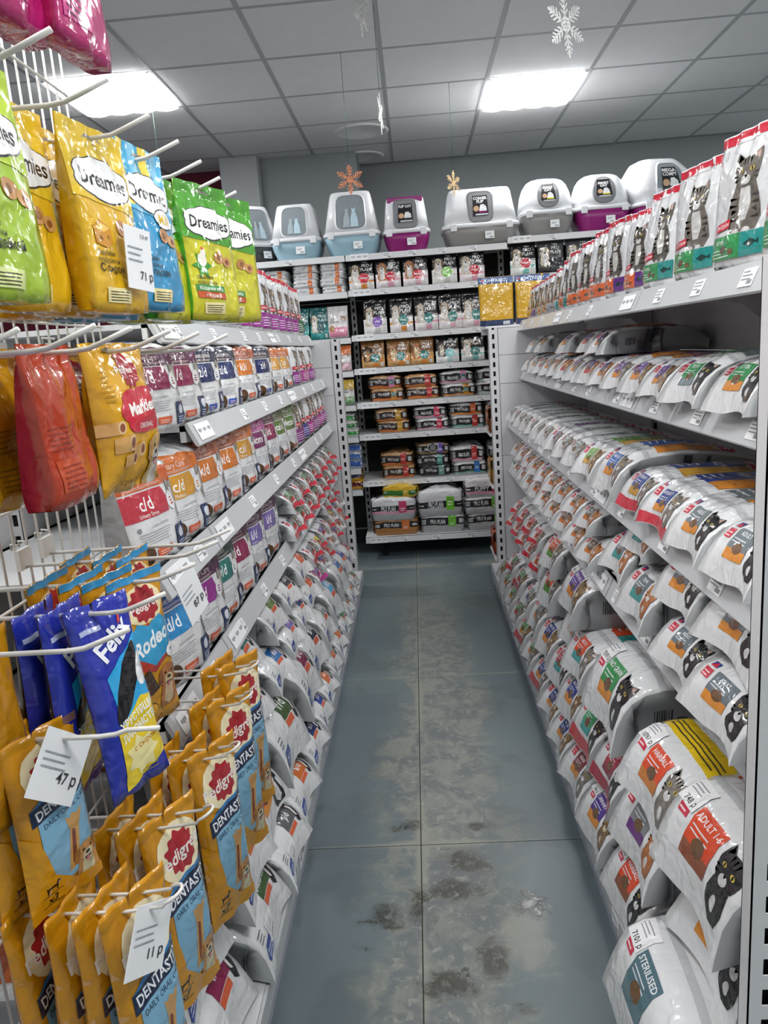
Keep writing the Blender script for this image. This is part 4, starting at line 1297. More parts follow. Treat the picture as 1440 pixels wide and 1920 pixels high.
def hang(design, body, y, hz, x, yaw, label, cat='treat bag', name='treat_pouch', swing=0.0, group=None):
    w, t, h = body['dims']
    top = hz - h * 0.945
    rz = math.radians(90 - yaw)
    o = bag(name, design, body, (x, y, top), rz, label, cat, group or 'treats hanging on hooks', tilt=(math.radians(swing), 0))
    if swing:
        # swing about the hang hole
        R = o.rotation_euler.to_matrix(); pv = Vector((0, 0, h * 0.945))
        o.location = Vector((x, y, hz)) - R @ pv
    return o

YEL, LIME, BLU, GRN = '#dfb01a', '#9dbd28', '#2c93c4', '#4a9a2a'
D_yel = d_cloudtreat(YEL, '#e6c22a', ['Лакомые', 'подушечки'], 'С сыром', 'cheese', side='#d9ab16')
D_lime = d_cloudtreat(LIME, '#afca34', ['Лакомые', 'подушечки'], 'С индейкой', None, side='#a3bd2c')
D_blu = d_cloudtreat(BLU, '#4bb0dd', ['Лакомые', 'подушечки'], 'С лососем', None, mix=True, side='#2a86b5')
D_grn = d_cloudtreat('#c9c42a', GRN, ['Лакомые', 'подушечки'], 'x', 'leaf', tag_cols=[('Кошачья мята', '#3f8f47'), ('+ Курица', '#c0552c')], side='#3f9a26')
D_mag = d_plain('#b3176a', '#c93d86', 'mag', '#a81258', lines='#5e0c3a')
D_red = d_plain('#a83414', '#b84a28', 'red', '#9c2e10', lines='#8f2c10')
D_pink = d_plain('#cf2f93', '#dd5cab', 'pink', '#b82580', lines='#7c1a58')
D_topyel = d_plain('#cf9a1a', '#c08a14', 'topy', '#d9a81a', lines='#8f6d10')

D_amber = d_plain('#bd8414', None, 'amber', lines='#a87c12')
H1 = 1.668
xt = -0.335
for y, z, w in ((0.81, H1, 'nearest'), (0.95, H1, 'second'), (1.09, H1, 'third'), (1.22, H1, 'fourth'), (1.345, H1, 'fifth'), (1.47, H1, 'sixth')):
    hook(y, z, xt, f'white wire hook, {w} along the row above the cloud-lettered treat pouches')
for y, w in ((0.81, 'nearest'), (0.915, 'second'), (1.06, 'third'), (1.205, 'fourth'), (1.39, 'farthest')):
    hook(y, 1.385, xt, f'white wire hook, {w} in the row just above the yellow biscuit bag')
for y, w in ((0.78, 'nearest'), (0.905, 'second'), (1.04, 'third'), (1.17, 'fourth'), (1.25, 'farthest')):
    hook(y, 1.055, xt, f'white wire hook, {w} in the row holding the blue and gold bags')
hook(0.825, 0.925, xt, 'white single wire hook carrying the chew bags with the diamond price card', rise=.008)
for y, z, w, x in ((0.82, 0.695, 'nearest', xt), (0.975, 0.705, 'second', xt), (1.15, 0.71, 'third', xt), (1.27, 0.745, 'fourth', xt), (1.34, 0.775, 'farthest', xt)):
    hook(y, z, x, f'white double-prong wire hook, {w} in the lowest row', loop=True)
for y, w in ((0.80, 'nearest'), (0.92, 'middle'), (1.05, 'farthest')):
    hook(y, 1.985, -0.36, f'white wire hook, {w} in the topmost row with magenta pouches')

# topmost row
hang(D_mag, B_DREAM(0), 1.05, 1.985, -0.405, 4, 'magenta treat pouch nearest the ceiling lamp at top left')
hang(D_mag, B_DREAM(1), 0.93, 1.975, -0.43, 0, 'magenta treat pouch in the middle of the top-left three')
hang(D_mag, B_DREAM(2), 0.80, 1.975, -0.45, -3, 'magenta treat pouch at the very left edge of the top row')
hang(D_topyel, B_DREAM(1), 0.735, 2.04, -0.385, 12, 'yellow pouch corner hanging at the top-left corner')
# cloud-lettered row
hang(D_lime, B_DREAM(0), 0.805, H1, -0.425, 4, 'lime green treat pouch at the left edge, cloud lettering cut off')
hang(D_lime, B_DREAM(1), 0.805, H1, -0.49, 0, 'lime green treat pouch hidden behind the front lime pouch')
hang(D_yel, B_DREAM(1), 0.95, H1, -0.465, 6, 'yellow cheese treat pouch, second yellow one from the front, no price tag')
hang(D_yel, B_DREAM(0), 1.085, H1, -0.415, 9, 'foremost yellow cheese treat pouch with price tag at its corner')
hang(D_yel, B_DREAM(2), 1.085, H1, -0.48, 5, 'yellow cheese treat pouch directly behind the foremost tagged one')
hang(D_yel, B_DREAM(1), 1.085, H1, -0.545, 0, 'yellow cheese treat pouch deepest on the tagged hook')
hang(D_blu, B_DREAM(0), 1.225, H1 + .008, -0.400, 8, 'blue MIX treat pouch right of the tagged yellow pouch')
hang(D_blu, B_DREAM(1), 1.22, H1, -0.47, 4, 'blue striped treat pouch behind the front blue one')
hang(D_blu, B_DREAM(2), 1.22, H1, -0.53, 4, 'blue striped treat pouch deepest on its hook')
hang(D_grn, B_DREAM(0), 1.36, H1, -0.425, 8, 'green and yellow catnip pouch next to the blue MIX pouch')
hang(D_grn, B_DREAM(1), 1.47, H1, -0.375, 22, 'green and yellow catnip pouch, middle one of three')
hang(D_grn, B_DREAM(2), 1.60, H1, -0.365, 28, 'green and yellow catnip pouch, farthest of three')
hang(D_grn, B_DREAM(1), 1.36, H1, -0.49, 5, 'green catnip pouch tucked behind the first green one')
hang(D_grn, B_DREAM(2), 1.47, H1, -0.45, 5, 'green catnip pouch tucked behind the middle green one')
hook(1.60, H1, xt, 'white wire hook, farthest of all in the row of catnip pouches')
# middle row
hang(D_pink, B_DREAM(0), 0.775, 1.385, -0.51, -5, 'bright pink pouch cut by the left edge, beside the wire grid')
hook(0.775, 1.385, -.40, 'white wire hook at the left edge above the bright pink pouch')
hang(D_red, pouch(.15, .195, .058, 1, True, True, .12), 0.915, 1.385, -0.445, -4, 'orange-red pouch seen from its side beside the yellow biscuit bag')
hang(D_topyel, pouch(.15, .195, .058, 2, True, True, .12), 0.915, 1.385, -0.52, -4, 'amber pouch deeper on the hook, behind the orange-red one')
hang(d_markies(), B_MARK(0), 1.08, 1.385, -0.425, 6, 'golden yellow dog biscuit bag with red cloud logo and retriever')
hang(d_markies(), B_MARK(1), 1.06, 1.385, -0.495, 2, 'golden yellow dog biscuit bag behind the front one')
hang(d_markies(), B_MARK(2), 1.06, 1.385, -0.56, 0, 'golden yellow dog biscuit bag, last on its hook')
# blue and gold row
for k in range(4):
    hang(D_amber, B_DENT3(k % 3), 0.80, 1.055, -0.52 - .035 * k, 2 - 2 * k, f'yellow dental chew bag at left edge, {("front", "second", "third", "last")[k]} on the hook above the price card')
hang(d_felix(), B_FELIX(0), 0.915, 1.055, -0.428, 24, 'front blue cat snack bag with yellow panel, hanging tilted', swing=-7)
hang(d_felix(), B_FELIX(1), 0.905, 1.055, -0.475, 2, 'dark-sided cat snack bag right behind the front blue one')
hang(d_felix(), B_FELIX(2), 0.905, 1.055, -0.515, 0, 'dark-sided cat snack bag, last on its hook')
for k in range(4):
    hang(d_rodeo(), B_RODEO(k % 3), 1.04 + .004 * k, 1.055, -0.425 - .045 * k, 20 - 6 * k, f'golden dog stick bag with blue logo shape, {("front", "second", "third", "last")[k]} on its hook')
for k in range(3):
    hang(d_rodeo(), B_RODEO((k + 1) % 3), 1.17, 1.055, -0.48 - .045 * k, 4 - 3 * k, f'golden bag with blue header on the next hook, {("front", "middle", "last")[k]} one')
# single hook with the diamond card
for k in range(3):
    hang(d_dental('x3'), B_DENT3(k), 0.825, 0.925, -0.485 - .04 * k, 22 - 8 * k, f'small yellow three-stick chew bag by the diamond price card, {("front", "middle", "last")[k]} one')
# lowest row
for y, z, xs_, yaws, nm in ((0.82, 0.695, (-0.395, -0.44, -0.485, -0.53), (22, 12, 6, 4), 'nearest loop hook'), (0.975, 0.705, (-0.40, -0.445, -0.49), (24, 14, 8), 'second loop hook'),
                            (1.15, 0.71, (-0.38, -0.425, -0.47), (26, 16, 8), 'third loop hook'), (1.27, 0.745, (-0.375, -0.42), (28, 16), 'fourth loop hook'), (1.36, 0.775, (-0.375, -0.42), (28, 16), 'farthest loop hook')):
    for k, (x, yw) in enumerate(zip(xs_, yaws)):
        hang(d_dental('x7'), B_DENT(k % 3), y, z, x, yw, f'long yellow dental chew bag, {("front", "second", "third", "last")[k]} on the {nm}')

# price cards on the hooks
def card(x, y, z, w, h, rx, ry, rz, texts, label):
    mb = MB(); mb.box(-w / 2, w / 2, -.0005, .0005, -h, 0)
    o = mb.build('price_card', M_paper, None, False, (x, y, z), (rx, ry, rz))
    P = np.zeros((2, 2, 3)); P[:, 0, 0] = -w / 2; P[:, 1, 0] = w / 2; P[0, :, 2] = -h; P[:, :, 1] = -.0006
    g = Grid([0, 1], [0, 1], P, w, h)
    els = L_(.08, .45, .7, .75, 3, '#9aa0a6', .4, 3, .25)
    for s, u, v, hh in texts:
        els += T_(s, u, v, hh, '#2b2e33', .5, bold=.01)
    for pn, me in build_print(els, g):
        obj('printed_price', me, o)
    tag(o, label, 'price tag', 'price cards hanging on hooks')
r90 = math.pi / 2
card(-0.378, 1.105, 1.552, .062, .085, 0, math.radians(4), r90 - .25, (('71 р', .72, .24, .14), ('1,0 кг', .75, .88, .07)), 'small white price card over the corner of the tagged yellow pouch')
card(-0.36, 1.645, 1.60, .06, .085, 0, 0, r90 - .4, (('69 р', .7, .25, .13),), 'white price card at the farthest green catnip pouch')
card(-0.452, 0.838, 0.925, .082, .082, 0, math.radians(40), r90 - .30, (('47 р', .70, .36, .17),), 'diamond-hung white price card reading 47')
card(-0.372, 1.09, 1.05, .055, .085, 0, math.radians(-22), r90 - .3, (('87 р', .66, .3, .15),), 'white price card beside the front golden dog stick bag')
card(-0.368, 0.815, 0.70, .072, .085, 0, math.radians(28), r90 - .35, (('11 р', .7, .3, .15),), 'white price card on the nearest lowest loop hook')

# ------------------------------------------------------------------ goods on the left gondola
ORD = ['first', 'second', 'third', 'fourth', 'fifth', 'sixth', 'seventh', 'eighth', 'ninth', 'tenth', 'eleventh', 'twelfth', 'thirteenth', 'fourteenth', 'fifteenth', 'sixteenth', 'seventeenth', 'eighteenth', 'nineteenth', 'twentieth'] + ['twenty-' + s for s in ('first', 'second', 'third', 'fourth', 'fifth', 'sixth', 'seventh', 'eighth', 'ninth')]
rnd = random.Random(5)
def stand_row(items, side, xfront, z, shelfname, group, near_first=True, name='pet_food_bag'):
    """items: (y, design, description, w, h, t, yaw)"""
    for k, (y, d, desc, w, h, t, yaw) in enumerate(items):
        b = pouch(w, h, t, k % 3, True, True, .10, foldtop=True) if h < .26 and w > .15 else pouch(w, h, t, k % 3, True, True, .08)
        rz = math.radians((90 - yaw) if side < 0 else (-90 + yaw))
        x = xfront + side * t / 2
        bag(name, d, b, (x, y, z + .002), rz, f'{desc}, {ORD[k]} along {shelfname}', 'pet food bag', group, tilt=(math.radians(rnd.uniform(-2, 2)), 0))

MAR, NAV, ORA, YOR, PUR, TEA, VIO, GRN2 = '#8c1d4f', '#1f2f63', '#c9662c', '#d59a34', '#8a2a86', '#1f7a74', '#7a68ae', '#5c7a34'
pd_id = d_prescription('i/d', '#5a1f49', MAR, 'Digestive Care')
pd_zd = d_prescription('z/d', '#232a3f', NAV, 'Food Sensitivities', tab='#2c55b8')
pd_kd = d_prescription('k/d', '#a3522c', '#d2782a', 'Kidney Care')
pd_cd = d_prescription('c/d', '#d0702c', YOR, 'Urinary Care', 'Multicare')
pd_cs = d_prescription('c/d', '#c9602f', '#c03a49', 'Urinary Care', 'Urinary Stress')
pd_pk = d_prescription('', '#bd4aa0', '#d8d9dc', 'Healthy', navy=False)
pd_bio = d_prescription('Biome', '#c53aa4', '#7c2a63', 'Gastrointestinal')
pd_met = d_prescription('Metabolic', '#4d6b35', '#617f3a', 'Weight', navy=False)
pd_dd = d_prescription('d/d', '#2b5ba3', '#2c8fd0', 'Skin Sensitivities', animal='dog')
pd_yd = d_prescription('y/d', '#4d2148', '#93278f', 'Thyroid Care')
pd_wd = d_prescription('w/d', '#2c4a45', '#1f7a74', 'Multi-Benefit')
pd_iv = d_prescription('i/d', '#4a2450', VIO, 'Digestive Care', 'Low Fat')
sil1 = d_sachet('#8c2a86'); sil2 = d_sachet('#3a3690', '#d9dadc'); sil3 = d_sachet('#b0338f', '#dddee0')
stand_row([(1.56, pd_id, 'white bag with maroon i/d panel'  , .185, .205, .085, 14), (1.745, pd_id, 'white bag with maroon i/d panel and round badge', .185, .205, .085, 13), (1.93, pd_zd, 'white bag with navy z/d panel', .185, .205, .085, 12),
           (2.15, pd_zd, 'white bag with navy z/d panel and dark kibble', .185, .205, .085, 12), (2.42, pd_kd, 'white bag with orange k/d panel', .185, .208, .085, 12), (2.69, pd_zd, 'white bag with navy z/d panel near shelf middle', .185, .205, .085, 10),
           (2.95, pd_cd, 'white bag with orange c/d panel', .18, .205, .085, 10), (3.18, pd_cd, 'white bag with amber c/d panel', .18, .205, .085, 8), (3.42, sil1, 'white silvery bag with purple panel', .17, .205, .08, 6),
           (3.66, sil3, 'white silvery bag with pink panel', .17, .205, .08, 6), (3.90, sil1, 'white silvery bag by the end panel', .17, .205, .08, 6)],
          -1, -0.515, 1.225, 'left second shelf', 'bags on the left second shelf')
stand_row([(1.405, pd_cs, 'white bag with red c/d panel', .19, .222, .09, 12), (1.60, pd_cd, 'white bag with amber c/d panel and orange band', .19, .222, .09, 12), (1.80, pd_kd, 'white bag with folded top and orange k/d panel', .19, .226, .10, 12),
           (2.0, pd_kd, 'white bag with brown band and k/d panel', .18, .222, .09, 11), (2.21, pd_cd, 'white bag with amber c/d panel mid shelf', .18, .222, .09, 10), (2.42, pd_bio, 'white bag with magenta band', .18, .222, .09, 9),
           (2.62, pd_id, 'white bag with maroon panel', .18, .23, .09, 8), (2.82, pd_met, 'white bag with olive green band', .18, .222, .09, 8), (3.02, pd_met, 'white bag with olive green band farther along', .18, .222, .09, 8),
           (3.21, sil1, 'silvery bag with purple panel', .17, .225, .09, 6), (3.39, sil2, 'silvery bag with indigo panel', .17, .225, .09, 6), (3.57, sil3, 'silvery bag with magenta panel', .17, .225, .09, 5),
           (3.75, sil1, 'silvery bag with violet panel', .17, .225, .09, 5), (3.93, sil3, 'silvery bag with pink panel', .17, .225, .09, 5), (4.11, sil1, 'silvery bag against the end panel', .17, .225, .09, 5)],
          -1, -0.495, 0.985, 'left third shelf', 'bags on the left third shelf')
stand_row([(1.47, pd_dd, 'white bag with blue d/d panel and black dog', .19, .235, .09, 14), (1.655, pd_yd, 'white bag with purple y/d panel', .19, .235, .09, 13), (1.83, pd_wd, 'white bag with teal w/d panel and grey cat', .18, .235, .09, 12),
           (2.02, pd_id, 'white bag with maroon i/d panel', .19, .235, .09, 12), (2.22, pd_iv, 'white bag with violet i/d panel', .17, .235, .09, 11), (2.43, pd_iv, 'white bag with violet i/d panel farther along', .18, .235, .09, 10)],
          -1, -0.495, 0.715, 'left fourth shelf', 'bags on the left fourth shelf')
# top shelf: slim white sachets with magenta panels, behind the hanging pouches
its = []
for k in range(11):
    its.append((2.15 + .185 * k, d_sachet(['#a12a97', '#a12a97', '#8c2a86'][k % 3] if k < 10 else '#2f6b3a', '#cf2b3f'), 'slim white sachet with magenta panel' if k < 10 else 'slim white sachet with green panel', .15, .245, .07, 8))
stand_row(its, -1, -0.565, 1.455, 'left top shelf', 'sachets on the left top shelf')

def lie_row(items, side, z, shelfname, group, name='pet_food_bag'):
    """items: (y, xfront, zlayer, w, t, L, design function, description)"""
    for k, (y, xf, dz, w, t, L, fn, desc) in enumerate(items):
        b = lying(w, t, L, k % 3)
        d = fn(b)
        rz = math.radians(90 if side < 0 else -90) + math.radians(rnd.uniform(-3, 3))
        bag(name, d, b, (xf, y, z + dz + .002), rz, f'{desc}, {ORD[k % len(ORD)]} along {shelfname}', 'pet food bag', group)

sp = lambda main, strip='#d98a2b', animal='catgrey', **kw: (lambda b: d_lying(b, main, strip, animal, **kw))
rx = lambda panel, hdr, **kw: (lambda b: d_rx_lying(b, panel, hdr, **kw))
REDH = '#cf2b3f'
items = []
for k in range(8):
    items.append((2.66 + .205 * k, -0.475, 0, .185, .085, .36, sp('#3f7d46' if k % 2 else '#7b7f83', '#c7353f', lip=REDH, top=False), 'white lying bag with red hem in the lower layer'))
for k in range(7):
    items.append((2.72 + .205 * k, -0.485, .088, .185, .085, .36, sp('#6f7378' if k % 2 else '#3f7d46', '#c7353f', lip=REDH, top=False), 'white lying bag with red hem in the upper layer'))
lie_row(items, -1, 0.715, 'left fourth shelf', 'lying bags on the left fourth shelf')
items = [(1.52, -0.47, 0, .22, .10, .40, rx('#c96a2c', '#a34a20'), 'white lying bag with orange panel'), (1.52, -0.49, .105, .22, .085, .40, rx('#c96a2c', '#a34a20'), 'white lying bag with orange panel on top'),
         (1.77, -0.46, 0, .22, .10, .40, rx(MAR, '#5a1f49', code='i/d'), 'white lying bag with maroon panel'),
         (1.83, -0.49, .105, .24, .115, .40, rx('#1f7a74', '#2c4a45', code='w/d', sidecode='4328R'), 'large white lying bag with teal panel'), (2.03, -0.45, 0, .20, .095, .40, rx('#2c6fb0', '#2b4a8c', code='d/d'), 'white lying bag with blue panel'),
         (2.17, -0.48, .10, .23, .11, .40, rx(GRN2, '#3f5a2c', code='r/d'), 'white lying bag with olive panel'), (2.28, -0.45, 0, .20, .095, .40, rx(VIO, '#4a2450', code='i/d'), 'white lying bag with violet panel'),
         (2.50, -0.45, 0, .20, .10, .40, rx(NAV, '#232a3f', code='z/d'), 'white lying bag with navy panel'), (2.42, -0.475, .10, .20, .10, .38, rx('#232a3f', NAV, code='z/d'), 'white lying bag with dark panel'),
         (2.74, -0.455, 0, .22, .10, .38, rx('#d2602c', '#a34a20', code='j/d'), 'white lying bag with red-orange panel'), (2.72, -0.475, .105, .21, .10, .38, rx('#d2602c', '#a34a20', code='j/d'), 'white lying bag with orange panel, upper'),
         (2.97, -0.45, 0, .20, .09, .36, sp('#7b3fa0', '#d0379b', lip='#d0379b', top=False), 'white lying bag with pink hem'), (3.0, -0.47, .09, .19, .085, .36, sp('#6f7378', '#c7353f', lip=REDH, top=False), 'small lying bag with red corner')]
for k in range(6):
    items.append((3.18 + .18 * k, -0.455, 0, .165, .08, .34, sp(['#4a3f90', '#c7353f', '#d98a2b'][k % 3], '#c7353f', lip=REDH if k % 2 else None, top=False), 'small white lying bag, lower layer'))
for k in range(6):
    items.append((3.20 + .18 * k, -0.47, .084, .165, .08, .34, sp(['#d2c02c', '#4a3f90', '#6f7378'][k % 3], '#c7353f', lip=REDH if k % 2 == 0 else None, top=False), 'small white lying bag, middle layer'))
for k in range(3):
    items.append((3.60 + .19 * k, -0.485, .168, .165, .075, .34, sp('#5c4a35', '#c7353f', lip=REDH, top=False), 'small white lying bag, topmost layer'))
lie_row(items, -1, 0.432, 'left fifth shelf', 'lying bags on the left fifth shelf')
items = [(0.86, -0.442, 0, .27, .15, .44, rx('#8c1d4f', '#5a1f49', code='i/d', sidecode='9182M'), 'large white bag low in the corner under the hanging chews'),
         (1.14, -0.422, 0, .27, .15, .44, rx('#8c1d4f', '#5a1f49', code='i/d', sticker='2179 р', sidecode='9183M'), 'large white bag on the base beneath the chew bags'), (1.12, -0.452, .155, .25, .13, .44, rx('#c96a2c', '#a34a20', sticker='2094 р', sidecode='9183M'), 'large grey-sided bag stacked beneath the chew bags'),
         (1.42, -0.397, 0, .26, .13, .44, rx('#3f5f36', '#b0703a', code='Metabolic', sticker='1284 р'), 'white bag with dark green Metabolic panel'), (1.42, -0.422, .135, .25, .12, .44, rx('#d2602c', '#a34a20', code='j/d'), 'white bag with orange tab above the Metabolic one'),
         (1.68, -0.387, 0, .25, .11, .44, rx('#5d6063', '#3a3d40', code='j/d', sticker='8623 р'), 'white bag with dark grey panel and price sticker'), (1.66, -0.432, .115, .25, .13, .44, sp('#b01f3d', '#d98a2b', 'dog', word='7+', tagc='#c93349'), 'white bag with crimson panel and black dog'),
         (1.92, -0.392, 0, .24, .11, .44, rx('#c96a2c', '#24409a', code='k/d'), 'white bag with orange and blue panel'), (1.95, -0.422, .115, .27, .182, .46, rx('#3f5f36', '#c98a3a', code='r/d'), 'big upright-looking white bag with green and amber panel'),
         (2.18, -0.392, 0, .22, .10, .44, rx(NAV, '#232a3f', code='z/d'), 'white bag with navy panel'), (2.34, -0.422, .105, .27, .182, .46, rx('#7c1d4a', '#a34a20', code='i/d'), 'big white bag with plum panel and round kibble'),
         (2.40, -0.392, 0, .20, .10, .44, rx('#24409a', NAV, code='z/d'), 'white bag with cobalt panel'), (2.60, -0.397, 0, .19, .09, .44, rx('#c96a2c', '#a34a20', code='k/d'), 'white bag with rust panel'),
         (2.62, -0.432, .10, .24, .17, .44, rx('#232a3f', '#1d1d20', code='g/d'), 'white bag with black dog'), (2.82, -0.397, 0, .21, .10, .42, rx('#d2742c', '#a34a20', code='c/d'), 'white bag with orange panel'),
         (2.88, -0.422, .105, .23, .16, .44, rx('#8f9496', '#5d6063', code='u/d'), 'grey-ended bag with barcode'), (3.04, -0.397, 0, .20, .10, .42, rx('#d2742c', '#a34a20', code='c/d', sticker='990 р'), 'white bag with orange panel and sticker'),
         (3.16, -0.422, .105, .24, .17, .44, rx('#4aa3d6', '#2c6fb0', code='d/d'), 'white bag with sky blue panel'), (3.27, -0.397, 0, .20, .10, .42, rx('#1f8a6a', '#c03a49', code='w/d'), 'white bag with green and red panel'),
         (3.48, -0.397, 0, .20, .10, .42, rx('#1f7a74', '#2c4a45', code='w/d'), 'white bag with teal panel'), (3.50, -0.422, .105, .25, .18, .44, rx('#2c6fb0', '#24409a', code='d/d'), 'white bag with blue panel by the far end'),
         (3.70, -0.397, 0, .20, .10, .42, rx('#d2742c', '#a34a20', code='c/d'), 'white bag with orange panel, lower'), (3.78, -0.432, .105, .22, .15, .42, rx('#24409a', '#2b5ba3', code='z/d'), 'white bag with royal blue panel'),
         (3.92, -0.402, 0, .20, .10, .42, rx('#3f8f47', '#2c4a45', code='r/d'), 'white bag with green panel'), (4.02, -0.432, .105, .21, .13, .42, rx('#8c1d4f', '#5a1f49', code='i/d'), 'white bag with maroon panel at the end')]
lie_row(items, -1, 0.102, 'left base shelf', 'large bags on the left base shelf')
# ------------------------------------------------------------------ goods on the right gondola
GK, TK, OK_, PK = '#2f8f4e', '#1f8f8a', '#d9622a', '#5d2a80'
furs = (('#6d675f', '#38342f', '#d8d3ca'), ('#55504a', '#2b2825', '#cfcac2'), ('#7a6a58', '#413629', '#ddd3c4'))
def kit_row(items):
    for k, (y, w, h, p1, p2, fr, tt, desc, yaw) in enumerate(items):
        h = round(h * .89, 3); b = pouch(w, h, .075, k % 3, True, True, .09, taper=.05)
        bag('pet_food_bag', d_kitten(p1, p2, furs[fr], tt), b, (0.60 + .045, y, 1.457), math.radians(-90 + yaw), f'{desc}, {ORD[k]} along right top shelf', 'pet food bag', 'kitten food bags on the right top shelf')
its = [(1.30, .19, .285, GK, GK, 0, 'KITTEN', 'tall white kitten pouch with green panel, cut by the edge'), (1.53, .19, .285, GK, TK, 0, 'KITTEN', 'tall white kitten pouch with green and teal panel'),
       (1.76, .185, .275, GK, TK, 0, 'KITTEN', 'white kitten pouch with green and teal panel'), (2.0, .18, .27, GK, TK, 1, 'KITTEN', 'white dark-kitten pouch with green and teal panel'),
       (2.20, .17, .25, OK_, PK, 1, 'ADULT', 'white cat pouch with orange and violet panel'), (2.42, .17, .265, OK_, PK, 1, 'ADULT', 'white cat pouch with orange panel and logo'),
       (2.64, .17, .265, OK_, OK_, 0, 'ADULT', 'white cat pouch with plain orange panel'), (2.84, .165, .255, OK_, OK_, 1, 'ADULT', 'white cat pouch with red top and orange panel'),
       (3.03, .16, .245, OK_, OK_, 1, 'ADULT', 'slim white cat pouch with orange panel'), (3.20, .155, .23, OK_, '#1f8f8a', 1, 'ADULT', 'slim white dark-cat pouch with teal corner'),
       (3.36, .15, .21, '#9aa0a5', TK, 2, 'MATURE', 'small white pouch with grey and teal panel'), (3.52, .15, .20, '#9aa0a5', '#9aa0a5', 2, 'MATURE', 'small white pouch with grey panel'),
       (3.67, .15, .20, '#9aa0a5', '#d98a2b', 2, 'MATURE', 'small white pouch with grey and amber panel'), (3.82, .145, .195, '#9aa0a5', '#d98a2b', 2, 'MATURE', 'small white pouch with amber corner'),
       (3.96, .145, .19, '#5d2a80', '#5d2a80', 1, 'MATURE', 'small white pouch with violet panel'), (4.10, .145, .19, '#d9a12a', '#d9a12a', 2, 'MATURE', 'small white pouch with yellow panel')]
kit_row([i + (10 - .4 * k,) for k, i in enumerate(its)])

# second shelf: small lying bags, end to the aisle
items = [(1.39, 0.575, 0, .205, .105, .34, sp(GK, '#d98a2b', 'catblack', word='KITTEN', lip=None), 'small white bag with green end panel and black cat'), (1.63, 0.575, 0, .20, .105, .34, sp(GK, '#7a8a90', 'catblack', word='KITTEN'), 'small white bag with green end panel'),
         (1.83, 0.575, 0, .185, .095, .34, sp('#6a3f9a', '#d98a2b', 'catbrown'), 'small white bag with violet end panel'), (2.02, 0.58, 0, .165, .095, .34, sp('#6a3f9a', '#d98a2b', 'catbrown'), 'small white bag with violet panel and brown cat'),
         (2.21, 0.58, 0, .165, .095, .34, sp('#6a3f9a', '#d98a2b', 'catgrey'), 'small white bag with violet panel and grey cat'), (2.40, 0.58, 0, .165, .09, .34, sp('#4a2f7a', '#d98a2b', 'catorange'), 'small white bag with indigo panel'),
         (2.58, 0.58, 0, .165, .09, .34, sp('#4a2f7a', '#c7353f', 'catorange'), 'small white bag with indigo and red panel'), (2.78, 0.575, 0, .17, .095, .34, sp('#6a3f9a', '#d98a2b', 'catgrey'), 'small white bag beside the front stack'),
         (2.52, 0.60, .095, .16, .085, .32, sp('#6a3f9a', '#d98a2b', 'catblack'), 'small white bag lying on the others'), (2.72, 0.605, .10, .15, .08, .32, sp('#6a3f9a', '#c7353f', 'catgrey'), 'small white bag set upright-looking on top'),
         (2.97, 0.575, 0, .165, .09, .34, sp('#d98a2b', '#c7353f', 'catorange'), 'small white bag with amber panel'), (3.15, 0.575, 0, .165, .09, .34, sp('#c7353f', '#d98a2b', 'catgrey'), 'small white bag with red panel'),
         (3.05, 0.595, .095, .16, .085, .32, sp('#6a3f9a', '#d98a2b', 'catgrey'), 'small white bag, upper layer'), (3.33, 0.575, 0, .165, .09, .34, sp('#9aa0a5', '#d98a2b', 'catgrey'), 'small white bag with grey panel'),
         (3.51, 0.575, 0, .165, .09, .34, sp('#9aa0a5', '#c7353f', 'catgrey'), 'small white bag with grey and red panel'), (3.70, 0.575, 0, .165, .09, .34, sp('#9aa0a5', '#d98a2b', 'catbrown'), 'small white bag with pale panel'),
         (3.60, 0.595, .095, .165, .085, .34, sp('#d98a2b', '#9aa0a5', 'catgrey'), 'small white bag with amber top, upper layer'), (3.90, 0.575, 0, .165, .09, .34, sp('#9aa0a5', '#d98a2b', 'catgrey'), 'small white bag near the end panel'),
         (3.86, 0.595, .095, .16, .085, .34, sp('#9aa0a5', '#d98a2b', 'catgrey'), 'small white bag near the end panel, upper layer')]
lie_row(items, 1, 1.197, 'right second shelf', 'small bags on the right second shelf')
# third shelf
tones = [('#6f7a7e', '#d98a2b', 'catblack', 'ADULT', 'white bag with slate panel and black cat'), ('#6f7a7e', '#d98a2b', 'catblack', 'ADULT', 'white bag with slate and amber panel'),
         ('#27408c', '#d98a2b', 'catgrey', 'MATURE ADULT 7+', 'white bag with dark blue panel'), ('#27408c', '#c0912f', 'catgrey', 'MATURE ADULT 7+', 'white bag with dark blue panel and red hem'),
         ('#2f62b0', '#d98a2b', 'catgrey', 'MATURE', 'white bag with mid-blue and amber panel'), ('#6fae3f', '#d2a24a', 'catbrown', 'LIGHT', 'white bag with lime green panel')]
ys_ = [1.20, 1.40, 1.585, 1.77, 2.01, 2.27]
items = []
for k, y in enumerate(ys_):
    m, s_, an, wd, ds = tones[k]
    items.append((y, 0.505, 0, .20 if k != 4 else .23, .105 if k != 4 else .125, .40, sp(m, s_, an, word=wd, lip=REDH if k in (2, 3) else None), ds))
for k in range(10):
    c = ['#7d8f88', '#8a9a94', '#6a3f80', '#84958d', '#7d8f88', '#9aa39f'][k % 6]
    items.append((2.47 + .18 * k, 0.505, 0, .175, .10 - .002 * k, .40, sp(c, '#c2c6c6', 'catgrey', word='HAIRBALL'), ['white bag with sage panel', 'white bag with pale sage panel', 'white bag with purple end panel', 'white bag with grey-green panel', 'white bag with muted green panel', 'white bag with silvery panel'][k % 6]))
lie_row(items, 1, 0.937, 'right third shelf', 'bags on the right third shelf')
